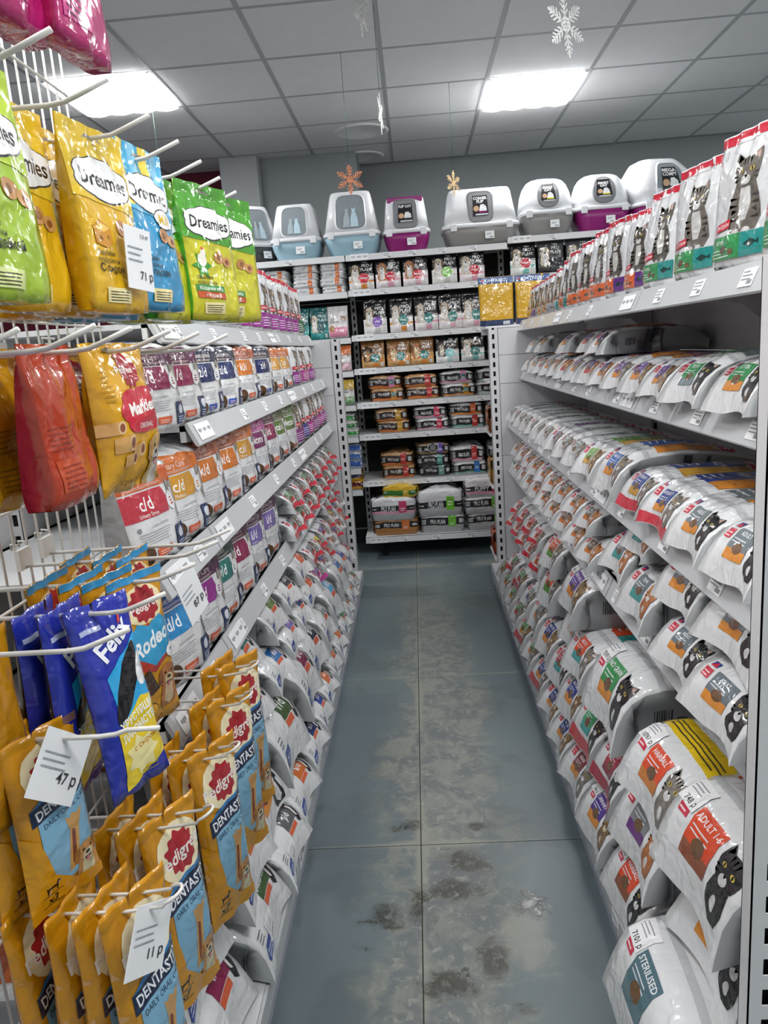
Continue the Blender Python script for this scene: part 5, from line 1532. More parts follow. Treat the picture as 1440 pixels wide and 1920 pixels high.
# fourth shelf, two and three layers
SLT = '#66737a'
items = [(1.19, 0.475, 0, .24, .10, .42, sp(SLT, '#d98a2b', 'catblack', word='ADULT'), 'white bag with slate panel nearest the post'), (1.42, 0.49, 0, .22, .10, .42, sp(SLT, '#d98a2b', 'catblack', word='ADULT'), 'white bag with slate panel and black cat'),
         (1.24, 0.52, .105, .25, .105, .42, sp(SLT, '#d98a2b', 'catblack', word='ADULT'), 'white bag with slate panel, large black cat'), (1.49, 0.515, .105, .21, .105, .42, sp(SLT, '#d98a2b', 'catblack', word='ADULT'), 'white bag with slate panel, smaller black cat'),
         (1.72, 0.495, 0, .23, .12, .42, sp(SLT, '#3f9a97', 'catorange', word='TUNA'), 'white bag with slate-teal panel and orange cat'), (1.95, 0.51, .04, .21, .11, .42, sp(SLT, '#3f9a97', 'catorange', word='TUNA'), 'white bag with slate-teal panel, middle'),
         (1.84, 0.535, .125, .21, .085, .42, sp(SLT, '#3f9a97', 'catorange', word='TUNA'), 'white bag with slate-teal panel, upper')]
for k in range(9):
    items.append((2.20 + .20 * k, 0.49, 0, .185, .085, .40, sp(['#7d6a58', '#8a7a66'][k % 2], '#d0752b', 'catorange', word='ADULT', top=False), 'white bag with amber panel and ginger cat, lower'))
for k in range(9):
    items.append((2.26 + .20 * k, 0.50, .088, .185, .085, .40, sp(['#6a6a60', '#7d6a58'][k % 2], '#d0752b', 'catorange', word='ADULT', top=False), 'white bag with amber panel and ginger cat, upper'))
lie_row(items, 1, 0.687, 'right fourth shelf', 'bags on the right fourth shelf')
items = [(3.16 + .21 * k, 0.48, 0, .185, .09, .38, sp('#c7353f', '#d0552b', 'catgrey', lip=REDH, top=False), 'white bag with red hem, lower') for k in range(5)] + [(3.25 + .21 * k, 0.495, .093, .185, .09, .38, sp('#c7353f', '#d0552b', 'catgrey', lip=REDH, top=False), 'white bag with red hem, upper') for k in range(4)]
lie_row(items, 1, 0.367, 'right fifth shelf', 'red-hemmed bags on the right fifth shelf')
# base: big bags
items = [(1.13, 0.30, 0, .30, .175, .46, sp('#4f6f7a', '#5d7a84', None, word='STERILISED', topword='STERILISED CAT', sticker='7101 р'), 'big white bag with slate-blue STERILISED CAT panel'),
         (1.12, 0.40, .30, .28, .17, .46, sp('#d8481f', '#8a4a2c', 'catblack', word='ADULT 1-6', topword='ADULT 1-6', sticker='748 р'), 'big white bag with red-orange ADULT panel'), (1.10, 0.42, .18, .26, .12, .46, sp('#6f7a7e', '#d98a2b', 'catblack'), 'big bag under the red-orange one'),
         (1.45, 0.37, 0, .24, .13, .46, sp('#d8481f', '#8a4a2c', 'catblack', word='HAIRBALL', sticker='746 р'), 'white bag with orange panel and round badge, lowest'), (1.44, 0.395, .135, .26, .15, .46, sp('#7d8286', '#6a2f7d', 'catorange', word='STERILISED', topword='STERILISED CAT', sticker='4870 р'), 'big white bag with grey-purple panel and calico cat'),
         (1.37, 0.40, .30, .28, .15, .46, sp('#d8481f', '#c0752b', 'catgrey', word='HAIRBALL', topword='HAIRBALL', yellow=True, badge=True, sticker='10787 р'), 'big white bag with yellow band and orange panel'),
         (1.70, 0.365, 0, .22, .13, .46, sp('#4a2f8a', '#d98a2b', 'catbrown', word='URINARY', sticker='746 р'), 'white bag with violet panel and striped cat'), (1.70, 0.40, .135, .22, .13, .46, sp('#a8233f', '#8a2a3c', 'catblack', word='ADULT', tagc='#a8233f', lip='#a8233f'), 'crimson-edged bag with black and white cat'),
         (1.93, 0.365, 0, .21, .12, .46, sp('#7a2a36', '#d98a2b', 'catgrey', word='SENIOR'), 'white bag with wine panel'), (1.92, 0.395, .125, .22, .14, .46, sp('#2f9a5f', '#2f9a97', 'catblack', word='MATURE', lip='#c7353f', sticker='746 р'), 'white bag with green-teal panel'),
         (1.76, 0.41, .285, .30, .185, .46, sp('#2f8f4e', '#d98a2b', 'catblack', word='NO GRAIN', topword='NO GRAIN', sticker='7590 р'), 'very big white bag with green and amber panel'),
         (2.15, 0.365, 0, .20, .11, .46, sp('#27408c', '#d98a2b', 'catbrown', word='MATURE'), 'white bag with navy panel, lowest'), (2.13, 0.39, .115, .21, .13, .46, sp('#27408c', '#d98a2b', 'catbrown', word='MATURE', sticker='746 р'), 'white bag with blue panel and sticker'),
         (2.12, 0.415, .25, .23, .14, .46, sp('#d8481f', '#2f9a97', 'catgrey', word='ADULT', sticker='746 р'), 'white bag with orange-teal panel and grey cat'), (2.36, 0.37, 0, .20, .11, .46, sp('#27408c', '#d98a2b', 'catbrown', word='MATURE'), 'white bag with navy panel and striped cat'),
         (2.36, 0.40, .115, .21, .13, .46, sp('#b8334a', '#2f9a97', 'catblack', word='ADULT'), 'white bag with rose panel'), (2.30, 0.435, .385, .29, .152, .46, sp('#5a2f9a', '#d98a2b', 'catbrown', word='URINARY & HAIRBALL', topword='URINARY', sticker='810 р'), 'big white bag with purple panel high on the stack'),
         (2.34, 0.44, .25, .24, .14, .46, sp('#9aa0a5', '#d98a2b', 'catgrey'), 'grey-sided bag under the purple one'), (2.58, 0.37, 0, .20, .11, .46, sp('#27408c', '#d98a2b', 'catgrey', word='ADULT', lip='#c7353f'), 'white bag with navy panel and red hem'),
         (2.60, 0.40, .115, .22, .14, .46, sp('#27408c', '#d98a2b', 'catbrown', word='MATURE'), 'white bag with blue panel'), (2.80, 0.37, 0, .20, .11, .46, sp('#3f8f47', '#d98a2b', 'catgrey'), 'white bag with green panel, lowest'),
         (2.72, 0.43, .26, .24, .15, .46, sp('#d0552b', '#5a9a3a', 'catgrey', word='CULINARY'), 'big grey bag with orange and leaf green panel'), (2.72, 0.445, .405, .24, .135, .46, sp('#d0552b', '#5a9a3a', 'catgrey', word='CULINARY'), 'big grey bag with orange-green panel, topmost'),
         (2.84, 0.40, .115, .22, .14, .46, sp('#8a9094', '#d98a2b', 'catgrey'), 'plain grey-sided bag'), (3.02, 0.37, 0, .20, .11, .46, sp('#3f8f47', '#d98a2b', 'catbrown', lip='#c7353f'), 'white bag with green panel and red hem'),
         (3.25, 0.375, 0, .20, .11, .44, sp('#3f8f47', '#c7353f', 'catgrey'), 'white bag with green-red panel'), (3.12, 0.41, .115, .22, .105, .44, sp('#8a9094', '#27408c', 'catgrey'), 'pale bag with navy mark'),
         (3.38, 0.41, .115, .23, .105, .44, sp('#2f8f4e', '#c7353f', 'catbrown', lip='#c7353f'), 'white bag with green panel and striped cat'), (3.48, 0.38, 0, .20, .11, .44, sp('#2f8f4e', '#d98a2b', 'catgrey'), 'white bag with green panel, low'),
         (3.64, 0.41, .115, .23, .105, .44, sp('#2f8f4e', '#c7353f', 'catgrey', lip='#c7353f'), 'white bag with bright green panel and red hem'), (3.70, 0.38, 0, .20, .11, .44, sp('#2f8f4e', '#d98a2b', 'catbrown'), 'white bag with green panel and amber strip'),
         (3.92, 0.385, 0, .20, .11, .44, sp('#2f8f4e', '#d98a2b', 'catgrey'), 'white bag with green panel near the end')]
def lie_base(items):
    for k, (y, xf, dz, w, t, L, fn, desc) in enumerate(items):
        b = lying(w, t, L, k % 3)
        bag('pet_food_bag', fn(b), b, (xf + .018, y, .102 + dz + .002), math.radians(-90 + rnd.uniform(-4, 4)), f'{desc}, {"nearest part" if y < 1.6 else "near half" if y < 2.3 else "far half" if y < 3.2 else "far end"} of right base stack', 'pet food bag', 'large bags on the right base shelf')
lie_base(items)

# ------------------------------------------------------------------ goods on the shelving across the back
def d_pro(top, low, band, hexc, word, dog=('#c7bba8', '#6b5a48', '#efe9df'), title='#e9e9ea', script=None):
    a = .8
    e = R_(0, 0, 1, .42, low, 'lower_panel') + P_([(0, .40), (1, .44), (1, .46), (0, .42)], low, 'lower_panel')
    e += R_(0, .22, 1, .28, band, 'colour_band')
    for k in range(3):
        e += E_(.12 + .13 * k, .25, .028, .024, '#efe9e2', 8, 'colour_band')
    e += furry(dog_(.27, .62, .17, a, *dog, tongue=False), 'dog_picture')
    e += T_('PURINA', .66, .83, .035, title, .3, part='brand_lettering') + T_('PRO', .68, .73, .095, title, .42, part='brand_lettering') + T_('PLAN', .68, .61, .095, title, .52, part='brand_lettering')
    if script:
        e += T_(script, .6, .47, .11, '#e8d9b8', .7, shear=.3, bold=0.0, part='script_lettering')
    e += P_([(.60 + .22 * math.cos(math.pi / 3 * k), .34 + .17 * math.sin(math.pi / 3 * k)) for k in range(6)], hexc, 'hexagon_label') + T_(word, .60, .345, .05, '#f4f4f4', .36, bold=.02, part='hexagon_label')
    e += R_(.48, .03, .72, .17, band, 'tab_label')
    e += R_(.82, .05, .93, .17, '#d9dadb')
    return ('pro' + top + low + band + hexc + word + str(script), [top, top, top], [('front', (0, 0, 1, 1), e)])
def d_small(base, top, word, panel, w2=None):
    e = R_(0, .62, 1, 1, top, 'top_panel') if top else []
    e += T_('CAT', .30, .60, .07, '#3a3d42', .4, align='c', part='brand_lettering') + T_('CHOW', .34, .51, .07, '#3a3d42', .5, part='brand_lettering')
    e += R_(.05, .04, .95, .34, panel, 'colour_panel') + T_(word, .62, .24, .05, '#f4eef0', .5) + E_(.20, .30, .13, .10, '#a5824f', 12, 'kibble_picture')
    e += furry(cat_(.78, .60, .12, .75, '#a58a78', '#6b5a4d', '#e5d9cf', body=False), 'cat_picture')
    return ('sm' + base + str(top) + word + panel, [base, base, base], [('front', (0, 0, 1, 1), e)])
def d_sk(base, band, tabc, stripe=None, word='PRO PLAN', topc=None, b0=.22, b1=.78, wc='#e9e9ea', extra=None):
    e = (R_(0, 0, 1, b0, '#a9abad', 'grey_underside') if b0 > .3 and base.startswith('#d') or base == '#c9cacd' else []) + R_(.0, b0, 1, b1, band, 'dark_band')
    if stripe:
        e += R_(0, b0 - .13, 1, b0, stripe, 'colour_stripe')
    e += R_(.05, b0 + .08, .15, b1 - .10, '#d5d7d8', 'barcode') + BAR_(.06, b0 + .12, .14, b1 - .14, '#222222', 5, 3, 'barcode')
    e += T_(word, .40, (b0 + b1) / 2, .24, wc, .30, part='brand_lettering')
    if tabc:
        e += R_(.62, b0 - .10, .78, min(.99, b1 + .18), tabc, 'tab_label') + P_([(.70 + .085 * math.cos(math.pi / 3 * k), .5 + .22 * math.sin(math.pi / 3 * k)) for k in range(6)], '#1f6f72' if tabc in ('#c77fa8', '#c98a2b') else tabc, 'hexagon_label')
        e += L_(.65, .40, .75, .6, 2, '#f2ede2', .2, 3, .35, 'hexagon_label')
    e += R_(.84, b0 + .1, .94, b1 - .1, '#c9cbcc', 'small_label')
    if extra == 'badge':
        e += E_(.5, .62, .17, .42, '#b9babb', 20, 'round_badge') + E_(.5, .62, .145, .36, '#3b3c3e', 20, 'round_badge') + L_(.42, .45, .58, .8, 4, '#d5d6d7', .2, 3, .3, 'round_badge')
    return ('sk' + base + band + str(tabc) + str(stripe) + word + str(extra) + str(b0), [base, base, topc or base], [('front', (0, 0, 1, 1), e)])
BLK, WHT, BRN = '#17181a', '#dcdde0', '#b98a52'
ORB, PNB, TLB = '#d98a3a', '#d9a0b4', '#7fc0bc'
BZ = 4.985
def bstand(x, z, w, h, d, desc, seed=0, t=.085, y=BZ, lbl_shelf='', yaw=0, name='pet_food_bag', rz=0):
    b = pouch(w, h, t, seed % 3, True, True, .08)
    bag(name, d, b, (x, y + t / 2 - .03, z + .002), math.radians(yaw), f'{desc}, {lbl_shelf}', 'pet food bag', 'upright bags on the shelving at the aisle end')
row = 'on the first row under litter boxes'
for k, (x, d, ds) in enumerate(((-.303, d_pro(BLK, '#e4e2df', ORB, '#c3243a', 'MEDIUM'), 'black and white dog food bag with orange stripe'), (-.133, d_pro(BLK, '#e6dfe1', PNB, '#c3243a', 'MEDIUM', ('#b9835a', '#7d4f30', '#efe2d2')), 'black and pale bag with shaggy dog'),
                               (.04, d_pro(BLK, '#e6dfe2', '#e2b7c4', '#c3243a', 'MEDIUM', ('#b9835a', '#7d4f30', '#efe2d2')), 'black and pale bag with pink stripe'), (.223, d_pro(BLK, '#e2e3e0', '#c9cbc6', '#6dbb2e', 'OPTI'), 'black and white bag with lime hexagon'),
                               (.396, d_pro(BLK, '#e6dfe2', PNB, '#c3243a', 'MEDIUM'), 'black and white bag with red hexagon at right'))):
    bstand(x, CZ[1], .165, .20, d, ds, k, lbl_shelf=row)
for k, (x, d, ds) in enumerate(((.715, d_pro(BLK, '#dfe6e5', TLB, '#c3243a', 'MEDIUM'), 'black and white bag with teal stripe'), (.89, d_pro('#3a3c3e', '#2a2c2e', '#3f4245', '#2a2c2e', ''), 'dark grey bag with white lettering'), (1.065, d_pro('#3a3c3e', '#2a2c2e', '#3f4245', '#2a2c2e', ''), 'dark grey bag further right'), (1.24, d_pro('#33353a', '#26282b', '#3f4245', '#2a2c2e', ''), 'dark grey bag behind the kitten pouches'))):
    bstand(x, RZ[1], .165, .205, d, ds, k, lbl_shelf='right bay first row')
row = 'on the second row under litter boxes'
for k, (x, hx, bd, wd, ds) in enumerate(((-.235, '#7a4fb0', '#c9cbc6', 'OPTI', 'black and white bag with violet hexagon'), (-.067, '#1f7a78', ORB, 'SMALL', 'black bag with teal hexagon and orange stripe'), (.093, '#1f7a78', PNB, 'SMALL', 'black bag with teal hexagon and pink stripe'),
                                        (.246, '#1f7a78', '#e2b7c4', 'SMALL', 'black bag with teal hexagon and pale pink stripe'), (.395, '#1f7a78', PNB, 'SMALL', 'black bag with teal hexagon at the right'))):
    bstand(x, CZ[2], .155, .215, d_pro(BLK, '#e6e2e3', bd, hx, wd), ds, k, lbl_shelf=row)
row = 'on the third row under litter boxes'
for k, (x, d, ds) in enumerate(((-.265, d_pro('#8a6238', '#c79a62', '#d98a3a', '#1f7a78', 'SMALL', ('#3a2a1c', '#1c1510', '#b98a52'), script='Delice'), 'brown bag with script lettering, leftmost'), (-.10, d_pro('#8a6238', '#c79a62', '#d98a3a', '#1f7a78', 'SMALL', ('#b9784a', '#6b4426', '#dfb98a'), script='Delice'), 'brown bag with script lettering, middle'),
                               (.052, d_pro('#7d5730', '#c79a62', '#d98a3a', '#1f7a78', 'SMALL', ('#b9784a', '#6b4426', '#dfb98a'), script='Delice'), 'brown bag with round badge on top'), (.215, d_pro(BLK, '#e4e6e6', '#bfe0e0', '#7fc5c9', 'OPTI', ('#4a3a30', '#241a14', '#cdbfae')), 'black and white bag with pale cyan hexagon'),
                               (.378, d_pro(BLK, '#dfe6e5', TLB, '#1f7a78', 'SMALL'), 'black and white bag with teal hexagon'))):
    bstand(x, CZ[3], .155, .175, d, ds, k, lbl_shelf=row)
bstand(.53, CZ[3], .12, .17, d_pro(BLK, '#26282b', '#3a3c3e', '#1f2022', ''), 'black bag half hidden by the right post', 1, lbl_shelf=row)
# left bay pieces
lb = 'left bay of the aisle-end shelving'
def stack(x, z, n, w, d, h, designs, desc, seed=0, y=BZ, zs=None, cat='pet food bag', dx=.008, name='pet_food_sack'):
    zz = z + .001
    words = ('bottom', 'second', 'third', 'top') if n == 4 else ('bottom', 'middle', 'top') if n == 3 else ('bottom', 'top') if n == 2 else ('only',)
    for k in range(n):
        hh = h if not isinstance(h, (list, tuple)) else h[k]
        b = sack(w if not isinstance(w, (list, tuple)) else w[k], d, hh, (seed + k) % 4)
        dd = designs[k % len(designs)]
        bag(name, dd, b, (x + dx * math.sin(seed + 2 * k), y + d / 2 - .02 * (k % 2) * .4, zz), math.radians(2.0 * math.sin(seed * 3 + k)), f'{desc}, {words[k]} one', cat, 'sacks stacked on the shelving at the aisle end')
        zz += hh * .97
CH = d_sk('#d5d6d8', '#d9dadc', '#d9702c', None, 'CAT CHOW', b0=.25, b1=.75, wc='#44484d')
for x, n, s, wd in ((-.846, 3, 1, 'left of three columns'), (-.666, 4, 2, 'middle of three columns'), (-.486, 4, 3, 'right of three columns')):
    stack(x, LZ[1], n, .168, .30, .047 if n == 4 else .055, [CH], f'white and orange flat pack, {wd}', s, dx=.005)
bstand(-.475, LZ[2], .135, .20, d_small('#d9d6d6', None, 'KITTEN', '#d98aa4'), 'white kitten bag with pink panel', 1, lbl_shelf='second row, left bay')
D_teal = d_pro('#1f5f62', '#2c8a8a', '#4fb0ac', '#1f4f52', '', title='#cfe6e4')
for k, (x, yw, ds) in enumerate(((-.60, 4, 'teal crinkled bag beside the pink kitten bag'), (-.715, -12, 'teal crinkled bag leaning further left'), (-.83, 10, 'teal crinkled bag behind the white sachets'))):
    bstand(x, LZ[2], .12, .20, D_teal, ds, k, yaw=yw, lbl_shelf='second row, left bay')
bstand(-.448, LZ[3], .085, .165, d_small('#dcdcdd', '#d9702c', 'KITTEN', '#d9b0bc'), 'small white pack with orange top', 0, .06, lbl_shelf='third row, left bay')
bstand(-.448, LZ[4], .09, .165, d_small('#d5d8d6', '#c9a52c', 'LIGHT', '#6f9a6a'), 'small white pack with yellow top', 1, .06, lbl_shelf='fourth row, left bay')
stack(-.455, LZ[5], 3, .11, .25, .052, [d_sk('#cfd2d0', '#3f9a4a', None, None, '', b0=.2, b1=.7), d_sk('#cfd2d0', '#4a8f52', None, None, '', b0=.2, b1=.7)], 'small white and green pack in the left bay', 1)
stack(-.435, LZ[6], 3, .10, .24, .055, [d_sk('#aeb4bd', '#2f62b8', None, None, '', b0=.2, b1=.8), d_sk('#aeb4bd', '#4a78c4', None, None, '', b0=.2, b1=.8)], 'small silver and blue pack in the left bay', 2, dx=.002)
bstand(-.525, LZ[6], .07, .19, d_plain('#1f6f70', '#2c8a8a', 'tealbox', lines='#12474a'), 'narrow teal pack beside the blue packs', 2, .06, lbl_shelf='left bay')
stack(-.45, LZ[7], 2, .11, .24, .062, [d_sk('#d9a21c', '#6b1f1c', None, None, '', b0=.3, b1=.8), d_sk('#d9a21c', '#2a3a66', None, None, '', b0=.3, b1=.7)], 'small yellow pack in the left bay', 3)
# middle bay sacks
k1 = [d_sk('#c79a6a', '#2a1a14', '#c98a2b', '#d0702c', topc='#c79a6a'), d_sk('#c79a6a', '#2a1a14', '#c77fa8', '#d0702c', topc='#c79a6a')]
k2 = [d_sk('#c79a6a', '#2a1a14', '#b8332f', '#d0702c', topc='#c79a6a')]
kw = [d_sk(WHT, BLK, '#c98a2b', '#d98a3a'), d_sk(WHT, BLK, '#c77fa8', '#d9a0b4')]
kd = [d_sk(WHT, BLK, '#1f5f58', '#9fb5b0')]
r4 = 'fourth row under litter boxes'
stack(-.200, CZ[4], 2, .225, .32, .083, k1, 'brown sack with orange stripe, left, ' + r4, 1)
stack(.035, CZ[4], 2, .225, .32, .080, k2, 'brown sack with red tab, ' + r4, 2)
stack(.275, CZ[4], 2, .225, .32, .083, kw, 'white and black sack, ' + r4, 3)
stack(.505, CZ[4], 2, .215, .32, .083, kd, 'white and black sack by the right post, ' + r4, 4)
r5 = 'fifth row under litter boxes'
ky = [d_sk('#c79a6a', '#2a1a14', '#d0a02c', '#d0702c', topc='#c79a6a')]
stack(-.172, CZ[5], 2, .225, .32, .078, ky, 'brown sack with yellow tab, ' + r5, 2)
stack(.090, CZ[5], 2, .225, .32, .078, [d_sk(WHT, BLK, '#c23a5a', '#d9a0b4')], 'white and black sack with pink stripe, ' + r5, 3)
stack(.320, CZ[5], 2, .225, .32, .082, [d_sk(WHT, BLK, '#b8332f', '#6fae9f'), d_sk(WHT, BLK, '#d0602c', '#d98a3a')], 'white and black sack with hexagon tab, ' + r5, 1)
stack(.535, CZ[5], 2, .16, .32, .082, kd, 'white and black sack at the post, ' + r5, 4)
r6 = 'sixth row under litter boxes'
stack(-.155, CZ[6], 2, .225, .32, .088, k2, 'brown sack with red tab, ' + r6, 1)
stack(.085, CZ[6], 3, .225, .32, .075, [d_sk('#26272a', BLK, '#6f9f98', None), d_sk('#26272a', BLK, '#4f9a90', None), d_sk('#8f7a5a', BLK, '#6a4fb0', None, extra='badge')], 'black sack, ' + r6, 2)
stack(.322, CZ[6], 2, .23, .32, [.085, .105], [d_sk(WHT, BLK, '#2f78c0', '#6fae9f'), d_sk(WHT, BLK, '#c23a3a', '#d9a0b4')], 'white and black sack, ' + r6, 3)
stack(.545, CZ[6], 2, .17, .32, [.085, .10], [d_sk(WHT, BLK, '#c98a2b', '#d0a02c')], 'white and black sack with amber stripe, ' + r6, 2)
# bottom: big sacks
BYF = 4.85
stack(-.195, .155, 2, .315, .40, [.105, .150], [d_sk('#a8743f', BLK, '#d0702c', None, b0=.45, b1=.85, topc='#8a5a30'), d_sk('#d2d3d6', BLK, '#c23a6a', '#d9a0b4', b0=.42, b1=.66)], 'big sack at the left of the bottom row', 1, y=BYF)
b = sack(.235, .30, .080, 2, sag=.5)
bag('pet_food_sack', d_sk('#d9b02a', '#3f7d2c', '#d9b02a', '#2f6f2a', word='', b0=.30, b1=.62), b, (-.135, BYF + .16, .405), math.radians(-8), 'yellow and green sack lying on top of the bottom left stack', 'pet food bag', 'sacks stacked on the shelving at the aisle end')
stack(.115, .155, 2, .315, .40, [.115, .178], [d_sk('#d2d3d6', BLK, '#6dbb2e', None, b0=.42, b1=.86), d_sk('#d2d3d6', BLK, '#6dbb2e', None, b0=.32, b1=.55)], 'big white sack in the middle of the bottom row', 2, y=BYF)
stack(.420, .155, 3, .30, .40, [.112, .110, .125], [d_sk('#c9cacd', BLK, '#5f9f3a', None, b0=.45, b1=.9), d_sk('#c9cacd', BLK, '#5f9f3a', None, b0=.45, b1=.9), d_sk('#d9d6d8', BLK, '#c23a5a', '#d9a0b4', b0=.34, b1=.60, word='PUPPY')], 'big white sack at the right of the bottom row', 3, y=BYF)
# two yellow bags on the end cap, their backs to the aisle
def d_backyellow():
    e = R_(.0, .86, 1, .995, '#3b5a8c', 'blue_top') + T_('ONTARIO', .5, .925, .07, '#e6ebf2', .7, part='brand_lettering') + star_(.12, .925, .05, .025, 5, '#c23a3a', .7)
    e += R_(0, 0, 1, .12, '#22355c', 'blue_base') + R_(.68, .02, .88, .09, '#c9cdd2')
    return ('ont', ['#c79a1e', '#c79a1e', '#2c4470'], [('front', (0, 0, 1, 1), e)])
bag('pet_food_bag', d_backyellow(), pouch(.195, .268, .07, 1, True, True, .06), (.478, YE + .16, 1.446), 0, 'yellow bag with blue top standing above the right post', 'pet food bag', 'yellow bags on the end cap')
bag('pet_food_bag', d_backyellow(), pouch(.195, .268, .07, 2, True, True, .06), (.682, YE + .17, 1.446), 0, 'second yellow bag with blue top, half hidden by kitten pouches', 'pet food bag', 'yellow bags on the end cap')
# a few bags peeping out past the right post, on the end cap's far shelves
for k, (z, c, w, ds) in enumerate(((.122, '#c0552c', .20, 'orange-red bag peeping out low behind the right post'), (.552, '#c9983a', .19, 'amber bag peeping out behind the right post'), (.852, '#b8704a', .19, 'brown bag peeping out behind the right post'))):
    b = sack(.40, .26, .17, k)
    bag('pet_food_sack', d_sk(c, BLK, None, None, word='', b0=.5, b1=.85), b, (.60, YE + .17, z), 0, ds, 'pet food bag', 'bags on the end cap')

# ------------------------------------------------------------------ litter boxes on top of the back shelving
M_hood = mat('glossy_white_plastic', '#dfe1e4', 0.22, 0.5)
M_pb = {'blue': mat('pale_blue_plastic', '#9bbccb', 0.35, 0.45), 'grey': mat('grey_plastic', '#8d8c8a', 0.35, 0.45), 'magenta': mat('magenta_plastic', '#8f1a70', 0.3, 0.5), 'dark': mat('charcoal_plastic', '#4c4f52', 0.4, 0.45)}
M_smoke = mat('smoky_window_plastic', '#8e989d', 0.12, 0.6, alpha=0.82)
M_gryframe = mat('mid_grey_plastic', '#7e8083', 0.35, 0.45)
M_sticker = mat('black_sticker', '#1c1c1f', 0.35, 0.4)
def rings(levels, n=5):
    """levels: (z, width, depth, radius, yshift)"""
    return [[(p[0], p[1], z) for p in rrect(w, d, r, 0, oy, n)] for z, w, d, r, oy in levels]
def litter_box(name, x, z, w, d, hb, ht, base, label, style, rotz=0.0, y=None, sticker=None, flip=False):
    """hb: tray height, ht: total height"""
    root = empty(name, (x, (BY + .02 + d / 2) if y is None else y, z), rotz)
    mb = MB()
    bw = .80 if style != 'corner' else .86
    mb.loft(rings([(0.0, w * bw * .96, d * .78, .05, 0), (.012, w * bw, d * .82, .06, 0), (hb * .55, w * .93, d * .93, .07, 0), (hb, w * .985, d * .985, .07, 0)]), 0, True, True)
    mb.build('tray', M_pb[base], root, True)
    mb = MB()
    mb.loft(rings([(hb - .012, w * 1.0, d * 1.0, .075, 0), (hb - .006, w * 1.02, d * 1.02, .08, 0), (hb + .008, w * 1.02, d * 1.02, .08, 0), (hb + .012, w * .985, d * .985, .075, 0)]), 0, True, True)
    mb.build('rim', M_hood, root, True)
    # hood: narrows upwards, its front leaning back
    if style == 'round':
        lv = [(hb + .010, .97, .97, .10), (hb + (ht - hb) * .30, .96, .95, .11), (hb + (ht - hb) * .58, .90, .88, .11), (hb + (ht - hb) * .80, .80, .78, .10), (hb + (ht - hb) * .93, .68, .66, .08), (ht, .54, .52, .06)]
    elif style == 'mega':
        lv = [(hb + .010, .97, .97, .09), (hb + (ht - hb) * .4, .96, .95, .10), (hb + (ht - hb) * .7, .86, .84, .10), (hb + (ht - hb) * .92, .66, .66, .08), (ht, .56, .55, .06)]
    else:
        tw = {'tall': .70, 'flip': .78, 'corner': .80}[style]
        lv = [(hb + .010, .96, .96, .06), (hb + (ht - hb) * .5, (.96 + tw) / 2, .86, .06), (hb + (ht - hb) * .90, tw + .02, .74, .05), (hb + (ht - hb) * .985, tw - .02, .70, .05), (ht, tw - .10, .62, .04)]
    RR = rings([(q[0], w * q[1], d * q[2], q[3], (d * (.97 - q[2]) * .28)) for q in lv])
    mb = MB(); mb.loft(RR, 0, True, True)
    mb.build('hood', M_hood, root, True)
    # door follows the hood's front face
    zf = np.array([q[0] for q in lv]); yf = np.array([-d * q[2] / 2 + d * (.97 - q[2]) * .28 for q in lv])
    wf = np.array([w * q[1] / 2 - q[3] * .75 for q in lv])
    def front(zz):
        return float(np.interp(zz, zf, yf)), float(np.interp(zz, zf, wf))
    def door_ring(u0, u1, s, off, nseg=18, wmul=1.0, taper=0.0):
        out = []
        cz = (u0 + u1) / 2; hz = (u1 - u0) / 2 * s
        for i in range(nseg * 2):
            a = 2 * math.pi * i / (nseg * 2)
            ca, sa = math.cos(a), math.sin(a)
            px = math.copysign(abs(ca) ** .45, ca); pz = math.copysign(abs(sa) ** .45, sa)
            if style == 'round':
                px, pz = (math.copysign(abs(ca) ** .8, ca), math.copysign(abs(sa) ** .8, sa))
            zz = cz + hz * pz
            y0, w0 = front(zz)
            out.append((px * w0 * wmul * s * (1 + taper * pz), y0 - off, zz))
        return out
    zl, zh = hb + (ht - hb) * (.06 if style != 'round' else .10), hb + (ht - hb) * (.93 if style not in ('round', 'mega') else .90)
    wm = {'tall': .92, 'flip': .90, 'corner': .48, 'round': .92, 'mega': .80}[style]
    tp = {'tall': .10, 'flip': .06, 'corner': .12, 'round': .10, 'mega': .0}[style]
    o_ = door_ring(zl, zh, 1.0, .004, wmul=wm, taper=tp); i_ = door_ring(zl, zh, .92, .008, wmul=wm, taper=tp)
    back = door_ring(zl, zh, 1.0, -.01, wmul=wm, taper=tp)
    mb = MB(); mb.loft([back, o_, i_], 0, False, False)
    mb.build('door_frame', M_gryframe if style in ('flip', 'corner', 'round') else M_hood, root, True)
    inner = door_ring(zl, zh, .915, .006, wmul=wm, taper=tp)
    mb = MB(); c0 = [((inner[k][0]), inner[k][1], inner[k][2]) for k in range(len(inner))]
    # fan in horizontal strips so the door bends with the hood
    half = len(c0) // 2
    L = sorted([p for p in c0 if p[0] <= 1e-6], key=lambda p: p[2]); Rr = sorted([p for p in c0 if p[0] >= -1e-6], key=lambda p: p[2])
    n = min(len(L), len(Rr)); 
    for k in range(n - 1):
        mb.quad([L[k], Rr[k], Rr[k + 1], L[k + 1]])
    door = mb.build('door', {'tall': M_smoke, 'mega': M_smoke}.get(style, M_gryframe), root, True)
    # printed decoration on the door
    zs_ = np.linspace(zl + .02, zh - .02, 8)
    G = np.zeros((8, 2, 3))
    for k, zz in enumerate(zs_):
        y0, w0 = front(zz); ww = w0 * wm * .8
        G[k, 0] = (-ww, y0 - .0075, zz); G[k, 1] = (ww, y0 - .0075, zz)
    gr = Grid([0, 1], np.linspace(0, 1, 8), G, 2 * ww, zh - zl - .04)
    a = 2 * ww / (zh - zl)
